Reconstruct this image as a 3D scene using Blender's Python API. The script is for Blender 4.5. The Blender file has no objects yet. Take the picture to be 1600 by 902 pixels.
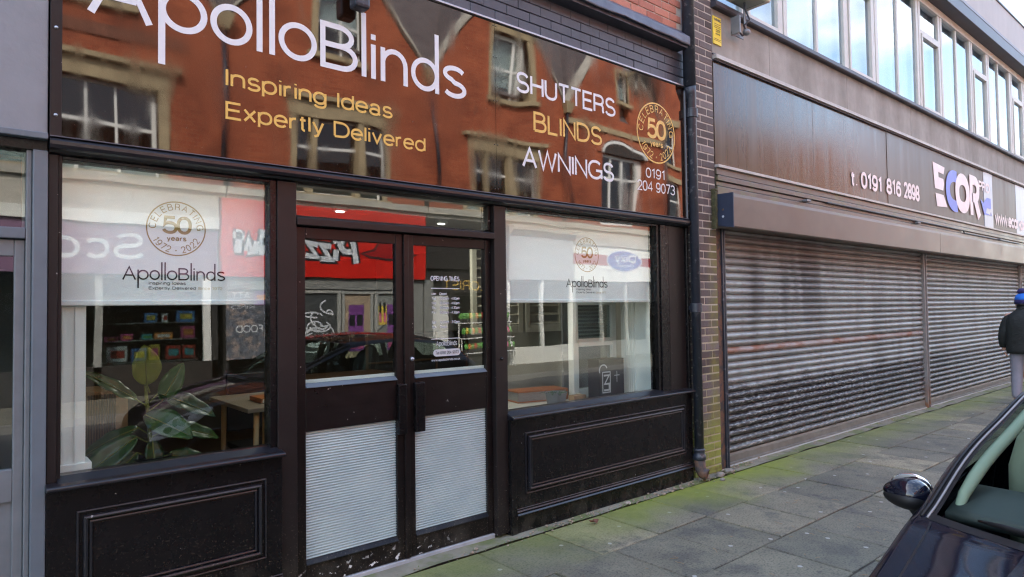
import bpy, math, random
from mathutils import Vector, Matrix, noise as mnoise
random.seed(7)
S = bpy.context.scene
COL = S.collection
R = math.radians

# ------------------------------------------------------------------ camera, world, sun, exposure
cam_d = bpy.data.cameras.new('camera'); cam = bpy.data.objects.new('camera', cam_d); COL.objects.link(cam)
cam_d.sensor_width = 36; cam_d.lens = 36 * 1028.18 / 1600; cam_d.clip_start = 0.05; cam_d.clip_end = 2000
def cam_matrix(yaw, pitch, roll, loc):
    f0 = Vector((math.sin(yaw), math.cos(yaw), 0)); r0 = Vector((math.cos(yaw), -math.sin(yaw), 0)); u0 = Vector((0, 0, 1))
    f = f0 * math.cos(pitch) + u0 * math.sin(pitch); u = u0 * math.cos(pitch) - f0 * math.sin(pitch)
    r = r0 * math.cos(roll) + u * math.sin(roll); u = u * math.cos(roll) - r0 * math.sin(roll)
    m = Matrix((r, u, -f)).transposed().to_4x4(); m.translation = loc
    return m
cam.matrix_world = cam_matrix(R(40.1468), R(1.7725), R(-0.80528), Vector((0, -3.7, 1.634)))
S.camera = cam

SUN_AZ, SUN_EL = R(-34), R(41)          # azimuth from +y towards +x
W = bpy.data.worlds.new('World'); S.world = W; W.use_nodes = True
wn = W.node_tree.nodes; wl = W.node_tree.links
bg = wn['Background']; bg.inputs['Strength'].default_value = 0.15
sky = wn.new('ShaderNodeTexSky'); sky.sky_type = 'NISHITA'; sky.sun_disc = False
sky.sun_elevation = SUN_EL; sky.sun_rotation = SUN_AZ; sky.air_density = 1.0; sky.dust_density = 2.2; sky.ozone_density = .35
tc = wn.new('ShaderNodeTexCoord'); mp = wn.new('ShaderNodeMapping'); mp.inputs['Scale'].default_value = (1.6, 1.6, 4.5)
cn = wn.new('ShaderNodeTexNoise'); cn.inputs['Scale'].default_value = 2.2; cn.inputs['Detail'].default_value = 7; cn.inputs['Roughness'].default_value = .55
cr = wn.new('ShaderNodeValToRGB'); cr.color_ramp.elements[0].position = .50; cr.color_ramp.elements[1].position = .74
mx = wn.new('ShaderNodeMix'); mx.data_type = 'RGBA'; mx.inputs[7].default_value = (6.2, 6.35, 6.4, 1)
ml = wn.new('ShaderNodeMath'); ml.operation = 'MULTIPLY'; ml.inputs[1].default_value = .8
wl.new(tc.outputs['Generated'], mp.inputs[0]); wl.new(mp.outputs[0], cn.inputs['Vector']); wl.new(cn.outputs[0], cr.inputs[0])
wl.new(cr.outputs[0], ml.inputs[0]); wl.new(ml.outputs[0], mx.inputs[0]); wl.new(sky.outputs[0], mx.inputs[6]); wl.new(mx.outputs[2], bg.inputs[0])
sl = bpy.data.lights.new('sun', 'SUN'); sun = bpy.data.objects.new('sun', sl); COL.objects.link(sun)
sl.energy = 2.0; sl.angle = R(0.53); sl.color = (1, .96, .90)
sd = Vector((math.sin(SUN_AZ) * math.cos(SUN_EL), math.cos(SUN_AZ) * math.cos(SUN_EL), math.sin(SUN_EL)))
sun.rotation_euler = sd.to_track_quat('Z', 'Y').to_euler(); sun.location = (0, 20, 30)
S.view_settings.view_transform = 'Standard'; S.view_settings.look = 'None'; S.view_settings.gamma = 1
S.view_settings.exposure = 2.95
S.render.engine = 'CYCLES'
S.cycles.max_bounces = 10; S.cycles.glossy_bounces = 6; S.cycles.transparent_max_bounces = 16; S.cycles.diffuse_bounces = 4
S.cycles.use_denoising = True; S.cycles.denoising_prefilter = 'NONE'; S.cycles.filter_width = 1.25; S.cycles.sample_clamp_indirect = 8

# ------------------------------------------------------------------ materials
def ramp(nt, fac, stops):
    r = nt.nodes.new('ShaderNodeValToRGB'); e = r.color_ramp.elements
    while len(e) < len(stops): e.new(.5)
    for k, (p, c) in enumerate(stops):
        e[k].position = p; e[k].color = c if len(c) == 4 else (*c, 1)
    nt.links.new(fac, r.inputs[0]); return r.outputs[0]
def nz(nt, scale, detail=4, vec=None, rough=.55, stretch=None):
    if vec is None: vec = nt.nodes.new('ShaderNodeNewGeometry').outputs['Position']
    if stretch:
        m = nt.nodes.new('ShaderNodeMapping'); m.inputs['Scale'].default_value = stretch; nt.links.new(vec, m.inputs[0]); vec = m.outputs[0]
    n = nt.nodes.new('ShaderNodeTexNoise'); n.inputs['Scale'].default_value = scale; n.inputs['Detail'].default_value = detail; n.inputs['Roughness'].default_value = rough
    nt.links.new(vec, n.inputs['Vector']); return n.outputs[0]
def mth(nt, op, a, b=None, clamp=False):
    n = nt.nodes.new('ShaderNodeMath'); n.operation = op; n.use_clamp = clamp
    for k, v in enumerate((a, b)):
        if v is None: continue
        if isinstance(v, (int, float)): n.inputs[k].default_value = v
        else: nt.links.new(v, n.inputs[k])
    return n.outputs[0]
def mixc(nt, fac, a, b, mode='MIX'):
    n = nt.nodes.new('ShaderNodeMix'); n.data_type = 'RGBA'; n.blend_type = mode
    if isinstance(fac, (int, float)): n.inputs[0].default_value = fac
    else: nt.links.new(fac, n.inputs[0])
    for k, v in ((6, a), (7, b)):
        if isinstance(v, tuple): n.inputs[k].default_value = v if len(v) == 4 else (*v, 1)
        else: nt.links.new(v, n.inputs[k])
    return n.outputs[2]
def sstep(nt, x, a, b):
    n = nt.nodes.new('ShaderNodeMapRange'); n.interpolation_type = 'SMOOTHSTEP'
    n.inputs[1].default_value = a; n.inputs[2].default_value = b
    nt.links.new(x, n.inputs[0]); return n.outputs[0]
def xyz(nt):
    g = nt.nodes.new('ShaderNodeNewGeometry'); s = nt.nodes.new('ShaderNodeSeparateXYZ'); nt.links.new(g.outputs['Position'], s.inputs[0]); return s.outputs
MATS = {}
def M(name, base, rough=.5, metal=0, ior=1.5, var=.12, vs=6, bump=0, bs=60, bdetail=4, rv=0, rand=0, fn=None, coat=0, stretch=None, spec=None):
    m = bpy.data.materials.new(name); m.use_nodes = True; nt = m.node_tree; p = nt.nodes['Principled BSDF']
    p.inputs['Roughness'].default_value = rough; p.inputs['Metallic'].default_value = metal; p.inputs['IOR'].default_value = ior
    p.inputs['Coat Weight'].default_value = coat; p.inputs['Coat Roughness'].default_value = .05
    if spec is not None: p.inputs['Specular IOR Level'].default_value = spec
    c = tuple(base)
    if var:
        n = nz(nt, vs, 5, stretch=stretch)
        c = mixc(nt, n, tuple(max(0, k * (1 - 2 * var)) for k in base), tuple(min(1, k * (1 + 2 * var)) for k in base))
    if rand:
        oi = nt.nodes.new('ShaderNodeObjectInfo').outputs['Random']
        c = mixc(nt, 1.0, c, ramp(nt, oi, [(0, (1 - rand,) * 3), (1, (1 + 0 * rand,) * 3)]), 'MULTIPLY')
    if fn: c = fn(nt, p, c)
    if isinstance(c, tuple): p.inputs['Base Color'].default_value = (*c[:3], 1)
    else: nt.links.new(c, p.inputs['Base Color'])
    if rv: 
        r = mth(nt, 'ADD', mth(nt, 'MULTIPLY', nz(nt, vs * 1.7, 4), 2 * rv), rough - rv); nt.links.new(r, p.inputs['Roughness'])
    if bump:
        b = nt.nodes.new('ShaderNodeBump'); b.inputs['Strength'].default_value = 1; b.inputs['Distance'].default_value = bump
        nt.links.new(nz(nt, bs, bdetail), b.inputs['Height']); nt.links.new(b.outputs[0], p.inputs['Normal'])
    MATS[name] = m; return m
def glass(name, tint=(1, 1, 1), ior=1.75, rough=0.0, wave=0, wscale=2.0):
    m = bpy.data.materials.new(name); m.use_nodes = True; nt = m.node_tree; nt.nodes.remove(nt.nodes['Principled BSDF'])
    tr = nt.nodes.new('ShaderNodeBsdfTransparent'); tr.inputs[0].default_value = (*tint, 1)
    gl = nt.nodes.new('ShaderNodeBsdfGlossy'); gl.inputs['Roughness'].default_value = rough; gl.inputs[0].default_value = (.95, .97, .96, 1)
    fr = nt.nodes.new('ShaderNodeFresnel'); fr.inputs[0].default_value = ior
    ge = nt.nodes.new('ShaderNodeNewGeometry')
    fac = mth(nt, 'MULTIPLY', fr.outputs[0], mth(nt, 'SUBTRACT', 1.0, ge.outputs['Backfacing']))
    mx = nt.nodes.new('ShaderNodeMixShader'); nt.links.new(fac, mx.inputs[0]); nt.links.new(tr.outputs[0], mx.inputs[1]); nt.links.new(gl.outputs[0], mx.inputs[2])
    nt.links.new(mx.outputs[0], nt.nodes['Material Output'].inputs[0])
    if wave:
        b = nt.nodes.new('ShaderNodeBump'); b.inputs['Distance'].default_value = wave; nt.links.new(nz(nt, wscale, 1), b.inputs['Height']); nt.links.new(b.outputs[0], gl.inputs['Normal'])
    MATS[name] = m; return m
def emis(name, col, st):
    m = bpy.data.materials.new(name); m.use_nodes = True; p = m.node_tree.nodes['Principled BSDF']
    p.inputs['Emission Color'].default_value = (*col, 1); p.inputs['Emission Strength'].default_value = st; return m

def frame_dirt(nt, p, c):
    x, y, z = xyz(nt)
    low = sstep(nt, z, .75, .0)
    sp = ramp(nt, nz(nt, 90, 2), [(.62, (0, 0, 0)), (.70, (1, 1, 1))])
    f = mth(nt, 'MULTIPLY', mth(nt, 'MULTIPLY', low, sp), .45)
    c = mixc(nt, f, c, (.22, .17, .12))
    dust = mth(nt, 'MULTIPLY', mth(nt, 'MULTIPLY', sstep(nt, z, .42, .0), sstep(nt, nz(nt, 7, 6, stretch=(1, 1, .6), rough=.7), .42, .7)), .16)
    c = mixc(nt, dust, c, (.20, .18, .14))
    sp2 = ramp(nt, nz(nt, 38, 2), [(.745, (0, 0, 0)), (.76, (1, 1, 1))])
    return mixc(nt, mth(nt, 'MULTIPLY', sp2, .5), c, (.45, .43, .4))
black_paint = M('black_paint', (.0058, .0052, .0055), .27, spec=.22, var=.25, vs=5, bump=.0006, bs=35, rv=.08, fn=frame_dirt)
gloss_black = M('gloss_black_moulding', (.009, .009, .012), .30, var=.2, vs=5, bump=.0004, bs=35, spec=.5, fn=frame_dirt)
brown_post = M('brown_black_paint', (.0125, .0095, .009), .40, spec=.27, var=.2, vs=4, bump=.0005, bs=40, rv=.08, fn=frame_dirt)
def chip(nt, p, c):
    c = frame_dirt(nt, p, c)
    x, y, z = xyz(nt)
    a = mth(nt, 'MULTIPLY', sstep(nt, z, .16, .07), sstep(nt, x, 2.75, 2.2))
    n = ramp(nt, nz(nt, 22, 5), [(.60, (0, 0, 0)), (.63, (1, 1, 1))])
    return mixc(nt, mth(nt, 'MULTIPLY', a, n), c, (.62, .62, .60))
door_paint = M('door_paint', (.0085, .0062, .006), .32, spec=.24, var=.3, vs=7, bump=.0006, bs=30, rv=.1, fn=chip, stretch=(1, 1, 4))
def sign_fn(nt, p, c):
    n = nt.nodes.new('ShaderNodeBump'); n.inputs['Distance'].default_value = .010; n.inputs['Strength'].default_value = 1
    a = nz(nt, 1.15, 1, stretch=(1.0, 1, .55)); nt.links.new(a, n.inputs['Height']); nt.links.new(n.outputs[0], p.inputs['Normal'])
    nt.links.new(mth(nt, 'ADD', .02, mth(nt, 'MULTIPLY', sstep(nt, nz(nt, 3.5, 6, stretch=(1.6, 1, .35)), .42, .75), .09)), p.inputs['Roughness'])
    sp = ramp(nt, nz(nt, 48, 2), [(.755, (0, 0, 0)), (.775, (1, 1, 1))])
    return mixc(nt, mth(nt, 'MULTIPLY', sp, .5), c, (.10, .09, .08))
sign_gloss = M('sign_gloss_brown', (.014, .006, .003), .03, ior=1.82, var=.1, vs=3, fn=sign_fn)
white_vinyl = M('white_vinyl', (.60, .615, .63), .45, var=.02)
gold_vinyl = M('gold_vinyl', (.60, .38, .085), .4, var=.05)
gold_dark = M('bronze_print', (.33, .22, .055), .5, var=.05)
black_print = M('black_print', (.012, .012, .014), .5, var=0)
gold_pale = M('pale_gold_print', (.60, .50, .28), .5, var=0)
white_frost = M('frosted_white_print', (.42, .45, .47), .5, var=0)
alu = M('aluminium_trim', (.36, .37, .40), .35, metal=.8, var=.1)
blind_fabric = M('blind_fabric', (.86, .86, .85), .8, var=.01, bump=.0003, bs=900, bdetail=0)
blind_bar = M('white_plastic', (.80, .81, .80), .4, var=0)
pane_glass = glass('window_glass', (.88, .92, .90), 1.82, wave=.0012, wscale=1.6)
door_glass = glass('door_glass', (.85, .90, .88), 1.84, wave=.0006, wscale=2.0)
upper_glass = glass('upper_glass', (.80, .86, .90), 1.75, wave=.0012, wscale=1.0)
opp_glass = glass('far_window_glass', (.7, .75, .75), 1.6, wave=.002, wscale=1.2)
def ribbed_fn(nt, p, c):
    n = ramp(nt, nz(nt, 5, 4), [(.35, (.84, .87, .90)), (.6, (1, 1, 1))])
    return mixc(nt, 1.0, c, n, 'MULTIPLY')
ribbed_white = M('ribbed_white_panel', (.40, .485, .48), .35, var=.03, vs=4, fn=ribbed_fn)
white_paint = M('white_gloss_paint', (.80, .80, .77), .4, var=.03)
cream_paint = M('cream_frame_paint', (.49, .47, .41), .5, var=.06, vs=8, bump=.0005)
lavender = M('lavender_render', (.195, .202, .213), .65, var=.07, vs=6, bump=.002, bs=28)
bluegrey = M('blue_grey_paint', (.098, .122, .142), .4, var=.1, vs=9, bump=.0006, bs=30)
bluegrey_l = M('worn_grey_paint', (.130, .148, .158), .45, var=.12, vs=12, bump=.0006, bs=30)
tile_paint = M('dark_slate_paint', (.045, .047, .060), .42, var=.25, vs=4, bump=.001, bs=40, rand=.10, rv=.08)
lead = M('lead_flashing', (.075, .076, .098), .45, var=.35, vs=5, bump=.004, bs=14, rv=.1)
def brick_mat(name, stops, var=.25, fn=None, rough=.8):
    def f(nt, p, c):
        oi = nt.nodes.new('ShaderNodeObjectInfo').outputs['Random']
        n = nz(nt, 45, 5)
        c = mixc(nt, 1.0, ramp(nt, oi, stops), ramp(nt, n, [(.25, (1 - var,) * 3), (.75, (1, 1, 1))]), 'MULTIPLY')
        return fn(nt, p, c) if fn else c
    return M(name, (.2, .1, .1), rough, var=0, fn=f, bump=.003, bs=55)
red_brick = brick_mat('red_brick', [(0, (.36, .12, .075)), (.5, (.43, .17, .115)), (1, (.50, .20, .13))])
def pil_moss(nt, p, c):
    x, y, z = xyz(nt)
    n = nz(nt, 3.2, 5)
    edge = mth(nt, 'ADD', sstep(nt, x, 5.60, 5.74), mth(nt, 'MULTIPLY', sstep(nt, z, .9, .2), .9), True)
    hgt = mth(nt, 'MULTIPLY', sstep(nt, z, 2.75, 1.9), edge)
    f = mth(nt, 'MULTIPLY', hgt, ramp(nt, n, [(.36, (0, 0, 0)), (.56, (1, 1, 1))]))
    c = mixc(nt, mth(nt, 'MULTIPLY', f, .8), c, mixc(nt, nz(nt, 8, 3), (.10, .095, .012), (.24, .23, .04)))
    low = mth(nt, 'MULTIPLY', sstep(nt, z, .62, .30), sstep(nt, nz(nt, 9, 3), .3, .5))
    return mixc(nt, mth(nt, 'MULTIPLY', low, .75), c, (.22, .25, .045))
dark_brick = brick_mat('dark_brick', [(0, (.070, .054, .048)), (.45, (.105, .083, .075)), (.8, (.13, .108, .105)), (1, (.18, .15, .14))], fn=pil_moss)
def mortar_fn(nt, p, c):
    x, y, z = xyz(nt)
    return mixc(nt, mth(nt, 'MULTIPLY', sstep(nt, z, 2.4, .6), .55), c, (.22, .21, .06))
mortar = M('mortar', (.42, .375, .315), .9, var=.2, vs=20, bump=.003, fn=mortar_fn)
mortar_dark = M('dark_mortar', (.02, .02, .026), .7, var=.1)
def conc_fn(nt, p, c):
    n = nz(nt, 2.0, 6, stretch=(1, 1, .25)); x, y, z = xyz(nt)
    c = mixc(nt, 1.0, c, ramp(nt, n, [(.3, (.62, .60, .57)), (.65, (1, 1, 1))]), 'MULTIPLY')
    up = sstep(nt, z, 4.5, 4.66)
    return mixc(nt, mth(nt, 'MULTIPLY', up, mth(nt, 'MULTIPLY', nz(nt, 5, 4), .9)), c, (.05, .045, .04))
concrete = M('weathered_concrete', (.33, .312, .275), .85, var=.1, vs=9, bump=.002, bs=70, fn=conc_fn)
render_wall = M('pale_render', (.40, .38, .36), .85, var=.08, vs=3, bump=.001, bs=80, stretch=(1, 1, .3))
navy_metal = M('dark_fascia_metal', (.045, .042, .052), .5, var=.2, vs=3)
def panel_fn(nt, p, c):
    x, y, z = xyz(nt)
    st = nz(nt, 3.0, 6, stretch=(3.0, 1, .12)); bl = nz(nt, .8, 4)
    r = mth(nt, 'ADD', mth(nt, 'ADD', mth(nt, 'MULTIPLY', st, .28), .07), mth(nt, 'MULTIPLY', sstep(nt, x, 7.5, 12), .22)); nt.links.new(r, p.inputs['Roughness'])
    c = mixc(nt, 1.0, c, ramp(nt, st, [(.3, (.6, .58, .55)), (.7, (1.25, 1.2, 1.15))]), 'MULTIPLY')
    sp = ramp(nt, nz(nt, 17, 2), [(.76, (0, 0, 0)), (.78, (1, 1, 1))])
    return mixc(nt, mth(nt, 'MULTIPLY', sp, .7), c, (.02, .016, .014))
brown_panel = M('weathered_bronze_panel', (.055, .038, .022), .25, metal=.0, ior=1.45, var=.15, vs=2, fn=panel_fn)
def box_fn(nt, p, c):
    st = nz(nt, 2.2, 5, stretch=(.8, 1, 1.2)); x, y, z = xyz(nt)
    r = mth(nt, 'ADD', mth(nt, 'MULTIPLY', st, .30), .22); nt.links.new(r, p.inputs['Roughness'])
    c = mixc(nt, sstep(nt, st, .35, .75), c, (.115, .086, .064))
    m = mth(nt, 'MULTIPLY', sstep(nt, z, 2.66, 2.74), sstep(nt, nz(nt, 3.5, 5), .5, .7))
    return mixc(nt, mth(nt, 'MULTIPLY', m, .7), c, (.10, .11, .04))
brown_box = M('weathered_brown_casing', (.070, .054, .042), .35, metal=.0, ior=1.5, var=.15, vs=3, fn=box_fn)
sky_pale_panel = M('sky_reflection_panel', (.34, .37, .42), .35, var=.15, vs=3, stretch=(2, 1, .3))  # pale grey-blue base imitates sky reflected in these sign panels
pale_strip = M('pale_trim_strip', (.40, .375, .335), .5, var=.15, vs=6)
def slat_fn(nt, p, c):
    x, y, z = xyz(nt)
    st = nz(nt, 1.6, 6, stretch=(1.3, 1, .35)); fine = nz(nt, 34, 4, stretch=(.35, 1, .9)); rnd = nt.nodes.new('ShaderNodeObjectInfo').outputs['Random']
    c = mixc(nt, 1.0, c, ramp(nt, rnd, [(0, (.78, .76, .74)), (1, (1.1, 1.1, 1.1))]), 'MULTIPLY')
    c = mixc(nt, mth(nt, 'MULTIPLY', sstep(nt, fine, .45, .72), .6), c, (.17, .15, .135))
    c = mixc(nt, 1.0, c, ramp(nt, nz(nt, 2.6, 5, stretch=(1.6, 1, .22)), [(.30, (.58, .56, .55)), (.55, (1, 1, 1))]), 'MULTIPLY')
    # black grime streak on the left bay; slats browner towards the top
    g = mth(nt, 'MULTIPLY', mth(nt, 'MULTIPLY', sstep(nt, x, 6.1, 7.0), sstep(nt, x, 8.9, 7.6)), sstep(nt, z, .9, 1.9))
    c = mixc(nt, mth(nt, 'MULTIPLY', mth(nt, 'MULTIPLY', g, sstep(nt, st, .42, .60)), .8), c, (.035, .030, .035))
    c = mixc(nt, mth(nt, 'MULTIPLY', sstep(nt, z, 1.9, 2.35), .55), c, (.13, .075, .05))
    # old black paint on the lowest slats, worn through
    edge = mth(nt, 'ADD', mth(nt, 'ADD', z, mth(nt, 'MULTIPLY', mth(nt, 'MAXIMUM', mth(nt, 'SUBTRACT', x, 11.6), 0), -.005)), mth(nt, 'MULTIPLY', mth(nt, 'SUBTRACT', nz(nt, 5, 5, stretch=(1, 1, .4)), .5), .30))
    low = mth(nt, 'MULTIPLY', sstep(nt, edge, .90, .70), mth(nt, 'SUBTRACT', 1.0, mth(nt, 'MULTIPLY', sstep(nt, z, .45, .0), .45)))
    worn = ramp(nt, nz(nt, 36, 6, stretch=(.45, 1, 1.5)), [(.48, (1, 1, 1)), (.62, (.10, .10, .10))])
    fade = mth(nt, 'SUBTRACT', 1.0, mth(nt, 'MULTIPLY', sstep(nt, x, 9.5, 16.5), .5))
    return mixc(nt, mth(nt, 'MULTIPLY', mth(nt, 'MULTIPLY', low, worn), fade), c, (.022, .020, .024))
slat_mat = M('dirty_galvanised_slat', (.295, .325, .315), .50, metal=.15, var=.08, vs=5, fn=slat_fn)
def rust_fn(nt, p, c):
    return mixc(nt, sstep(nt, nz(nt, 4, 5, stretch=(.6, 1, 1)), .32, .6), c, (.30, .27, .25))
rust_mat = M('rusty_slat', (.21, .085, .040), .7, var=.3, vs=12, fn=rust_fn, bump=.001)
def rail_fn(nt, p, c):
    x, y, z = xyz(nt)
    return mixc(nt, mth(nt, 'MULTIPLY', sstep(nt, z, .5, .0), sstep(nt, nz(nt, 8, 4), .35, .6)), c, (.20, .09, .04))
rail_mat = M('shutter_guide_metal', (.20, .185, .175), .5, metal=.2, var=.2, vs=10, fn=rail_fn)
base_bar = M('worn_bottom_bar', (.135, .13, .11), .6, var=.25, vs=7, bump=.001)
def pave_fn(nt, p, c):
    x, y, z = xyz(nt)
    oi = nt.nodes.new('ShaderNodeObjectInfo').outputs['Random']
    c = mixc(nt, 1.0, c, ramp(nt, oi, [(0, (.64, .66, .66)), (.55, (.86, .86, .83)), (.8, (1.05, 1.03, .96)), (1, (1.38, 1.32, 1.16))]), 'MULTIPLY')
    c = mixc(nt, mth(nt, 'MULTIPLY', sstep(nt, nz(nt, 2.6, 8, rough=.72), .46, .66), .8), c, (.068, .066, .056))
    sp = ramp(nt, nz(nt, 75, 4), [(.34, (.35, .35, .35)), (.52, (1.05, 1.05, 1.05))])
    c = mixc(nt, .75, c, mixc(nt, 1.0, c, sp, 'MULTIPLY'))
    # dark blotches, then pale gum spots
    bl = ramp(nt, nz(nt, 6.5, 3), [(.66, (0, 0, 0)), (.73, (1, 1, 1))])
    c = mixc(nt, mth(nt, 'MULTIPLY', bl, .6), c, (.03, .03, .03))
    v = nt.nodes.new('ShaderNodeTexVoronoi'); v.voronoi_dimensions = '2D'; v.inputs['Scale'].default_value = 3.4; g = nt.nodes.new('ShaderNodeNewGeometry'); nt.links.new(g.outputs['Position'], v.inputs['Vector'])
    sepc = nt.nodes.new('ShaderNodeSeparateColor'); nt.links.new(v.outputs['Color'], sepc.inputs[0])
    gum = mth(nt, 'MULTIPLY', mth(nt, 'LESS_THAN', mth(nt, 'ADD', v.outputs['Distance'], mth(nt, 'MULTIPLY', nz(nt, 60, 2), .04)), .072), mth(nt, 'GREATER_THAN', sepc.outputs[0], .66))
    c = mixc(nt, mth(nt, 'MULTIPLY', gum, .6), c, (.42, .42, .39))
    # moss along the foot of the walls
    d = mth(nt, 'ADD', y, mth(nt, 'MULTIPLY', mth(nt, 'SUBTRACT', nz(nt, 1.7, 5), .5), 1.0))
    f = sstep(nt, d, -.80, -.02)
    boost = mth(nt, 'ADD', .52, mth(nt, 'MULTIPLY', mth(nt, 'MULTIPLY', sstep(nt, x, 3.4, 4.6), sstep(nt, x, 8.0, 5.8)), .5))
    g1 = mixc(nt, nz(nt, 14, 4), (.115, .165, .012), (.235, .245, .032))
    return mixc(nt, mth(nt, 'MULTIPLY', f, boost), c, g1)
paving = M('concrete_paving', (.190, .172, .125), .85, var=.22, vs=3, bump=.004, bs=60, fn=pave_fn)
def bed_fn(nt, p, c):
    x, y, z = xyz(nt)
    return mixc(nt, mth(nt, 'MULTIPLY', sstep(nt, y, -1.8, -.3), sstep(nt, nz(nt, 5, 4), .4, .6)), c, (.06, .07, .015))
bed = M('joint_dirt', (.040, .034, .026), .95, var=.3, vs=20, fn=bed_fn)
asphalt = M('asphalt', (.05, .05, .052), .85, var=.2, vs=6, bump=.004, bs=120)
kerb_mat = M('kerb_stone', (.22, .21, .19), .85, var=.15, vs=8, bump=.002, rand=.25)
iron_black = M('black_iron_paint', (.020, .024, .034), .4, var=.3, vs=12, bump=.001, bs=40, fn=lambda nt, p, c: mixc(nt, mth(nt, 'MULTIPLY', ramp(nt, nz(nt, 22, 4), [(.6, (0, 0, 0)), (.68, (1, 1, 1))]), .55), c, (.16, .16, .17)))
def rustpipe(nt, p, c):
    return mixc(nt, sstep(nt, nz(nt, 14, 4), .4, .6), c, (.12, .06, .035))
iron_rust = M('rusty_iron', (.04, .035, .035), .7, var=.3, fn=rustpipe)
wood_floor = M('brown_floor', (.085, .046, .022), .5, var=.25, vs=4, stretch=(.4, 4, 1))
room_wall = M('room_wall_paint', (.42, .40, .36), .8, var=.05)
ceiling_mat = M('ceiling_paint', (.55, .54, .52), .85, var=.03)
wood_light = M('pale_wood', (.50, .33, .15), .5, var=.2, vs=10, stretch=(1, 1, .2))
wood_tan = M('tan_card', (.34, .22, .12), .7, var=.1, vs=8)
leaf_mat = M('rubber_leaf', (.040, .105, .022), .3, var=.4, vs=14, rand=.5)
leaf_new = M('young_leaf', (.16, .20, .02), .35, var=.2, vs=9)
stem_mat = M('plant_stem', (.17, .19, .04), .6, var=.2)
pot_dark = M('dark_pot', (.02, .02, .022), .35, var=.2)
pot_grey = M('grey_pot', (.17, .17, .175), .55, var=.1)
black_box = M('black_carton', (.006, .007, .011), .4, var=.1)
silver_print = M('silver_print', (.45, .46, .48), .35, var=0)
binder_mat = M('orange_binder', (.36, .12, .035), .45, var=.15)
paper = M('paper', (.70, .68, .62), .7, var=.06)
yellow_sign = M('yellow_plate', (.74, .55, .03), .45, var=.06)
ply = M('worn_ply', (.33, .25, .17), .8, var=.3, vs=5)
flood_mat = M('cream_lamp_housing', (.58, .54, .44), .5, var=.1)
grey_steel = M('grey_steel', (.20, .20, .205), .5, metal=.5, var=.2)
blue_letter = M('blue_vinyl', (.11, .17, .60), .45, var=.05)
letter_pale = M('pale_pink_vinyl', (.78, .68, .66), .5, var=.06)
car_paint = M('black_car_paint', (.0045, .0055, .012), .06, var=.1, coat=0, ior=1.48, fn=lambda nt, p, c: mixc(nt, mth(nt, 'MULTIPLY', ramp(nt, nz(nt, 75, 2), [(.70, (0, 0, 0)), (.73, (1, 1, 1))]), .35), c, (.10, .11, .14)))
car_glass = glass('car_glass', (.74, .84, .79), 1.68)
car_dark = M('car_black_plastic', (.007, .007, .008), .5, spec=.3, var=.2)
car_seat = M('car_seat_fabric', (.11, .12, .13), .85, var=.2, bump=.001, bs=200)
car_trim = M('pale_pillar_trim', (.24, .265, .21), .6, var=.02)
car_grey = M('grey_belt', (.24, .24, .23), .6, var=.1)
chrome = M('chrome', (.75, .76, .78), .08, metal=1, var=0)
tyre_mat = M('tyre_rubber', (.018, .018, .019), .8, var=.2)
lamp_glass = glass('headlamp_lens', (.97, .98, .98), 1.35)
skin_mat = M('skin', (.52, .28, .20), .5, var=.05)
jacket_mat = M('dark_green_jacket', (.007, .0095, .0085), .8, var=.4, vs=9, bump=.016, bs=11)
trouser_mat = M('grey_trousers', (.20, .20, .235), .85, var=.1, vs=10, bump=.006, bs=11)
hat_blue = M('bright_blue_knit', (.015, .13, .52), .9, var=.2, bump=.003, bs=150)
hat_navy = M('navy_knit', (.018, .016, .085), .9, var=.2, bump=.003, bs=150)
shoe_mat = M('dark_shoe', (.03, .028, .027), .6, var=.2)
# far side of the street
def far_brick_fn(nt, p, c):
    g = nt.nodes.new('ShaderNodeNewGeometry'); sx = nt.nodes.new('ShaderNodeSeparateXYZ'); nt.links.new(g.outputs['Position'], sx.inputs[0])
    cb = nt.nodes.new('ShaderNodeCombineXYZ'); nt.links.new(sx.outputs[0], cb.inputs[0]); nt.links.new(sx.outputs[2], cb.inputs[1])
    b = nt.nodes.new('ShaderNodeTexBrick'); nt.links.new(cb.outputs[0], b.inputs['Vector'])
    b.inputs['Scale'].default_value = 1; b.inputs['Brick Width'].default_value = .225; b.inputs['Row Height'].default_value = .075; b.inputs['Mortar Size'].default_value = .004
    b.inputs['Color1'].default_value = (.285, .058, .019, 1); b.inputs['Color2'].default_value = (.35, .083, .029, 1); b.inputs['Mortar'].default_value = (.36, .13, .07, 1)
    n = nz(nt, .9, 6); n2 = nz(nt, 2.4, 5, stretch=(1, 1, .3))
    c = mixc(nt, 1.0, b.outputs[0], ramp(nt, n, [(.32, (.55, .50, .48)), (.58, (1, 1, 1))]), 'MULTIPLY')
    return mixc(nt, mth(nt, 'MULTIPLY', sstep(nt, n2, .6, .75), .35), c, (.06, .035, .025))
far_brick = M('far_red_brick', (.3, .1, .05), .85, var=0, fn=far_brick_fn, bump=.003, bs=40)
stone = M('buff_stone', (.35, .275, .16), .85, var=.22, vs=3, bump=.003, bs=30)
stone_band = M('weathered_stone_band', (.40, .37, .31), .9, var=.25, vs=3, bump=.004, bs=20)
slate = M('roof_slate', (.085, .07, .065), .6, var=.3, vs=4, bump=.006, bs=18)
white_upvc = M('white_window_frame', (.75, .74, .69), .45, var=.05)
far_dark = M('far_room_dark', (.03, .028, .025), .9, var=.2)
purple = M('purple_fascia', (.21, .115, .19), .45, var=.05)
red_fascia = M('red_fascia', (.62, .018, .010), .35, var=.06, vs=2)
red_dark = M('deep_red_print', (.33, .008, .008), .4, var=0)
dark_fascia = M('charcoal_fascia', (.035, .03, .026), .45, var=.2)
white_fascia = M('white_fascia', (.74, .73, .66), .45, var=.04)
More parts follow.
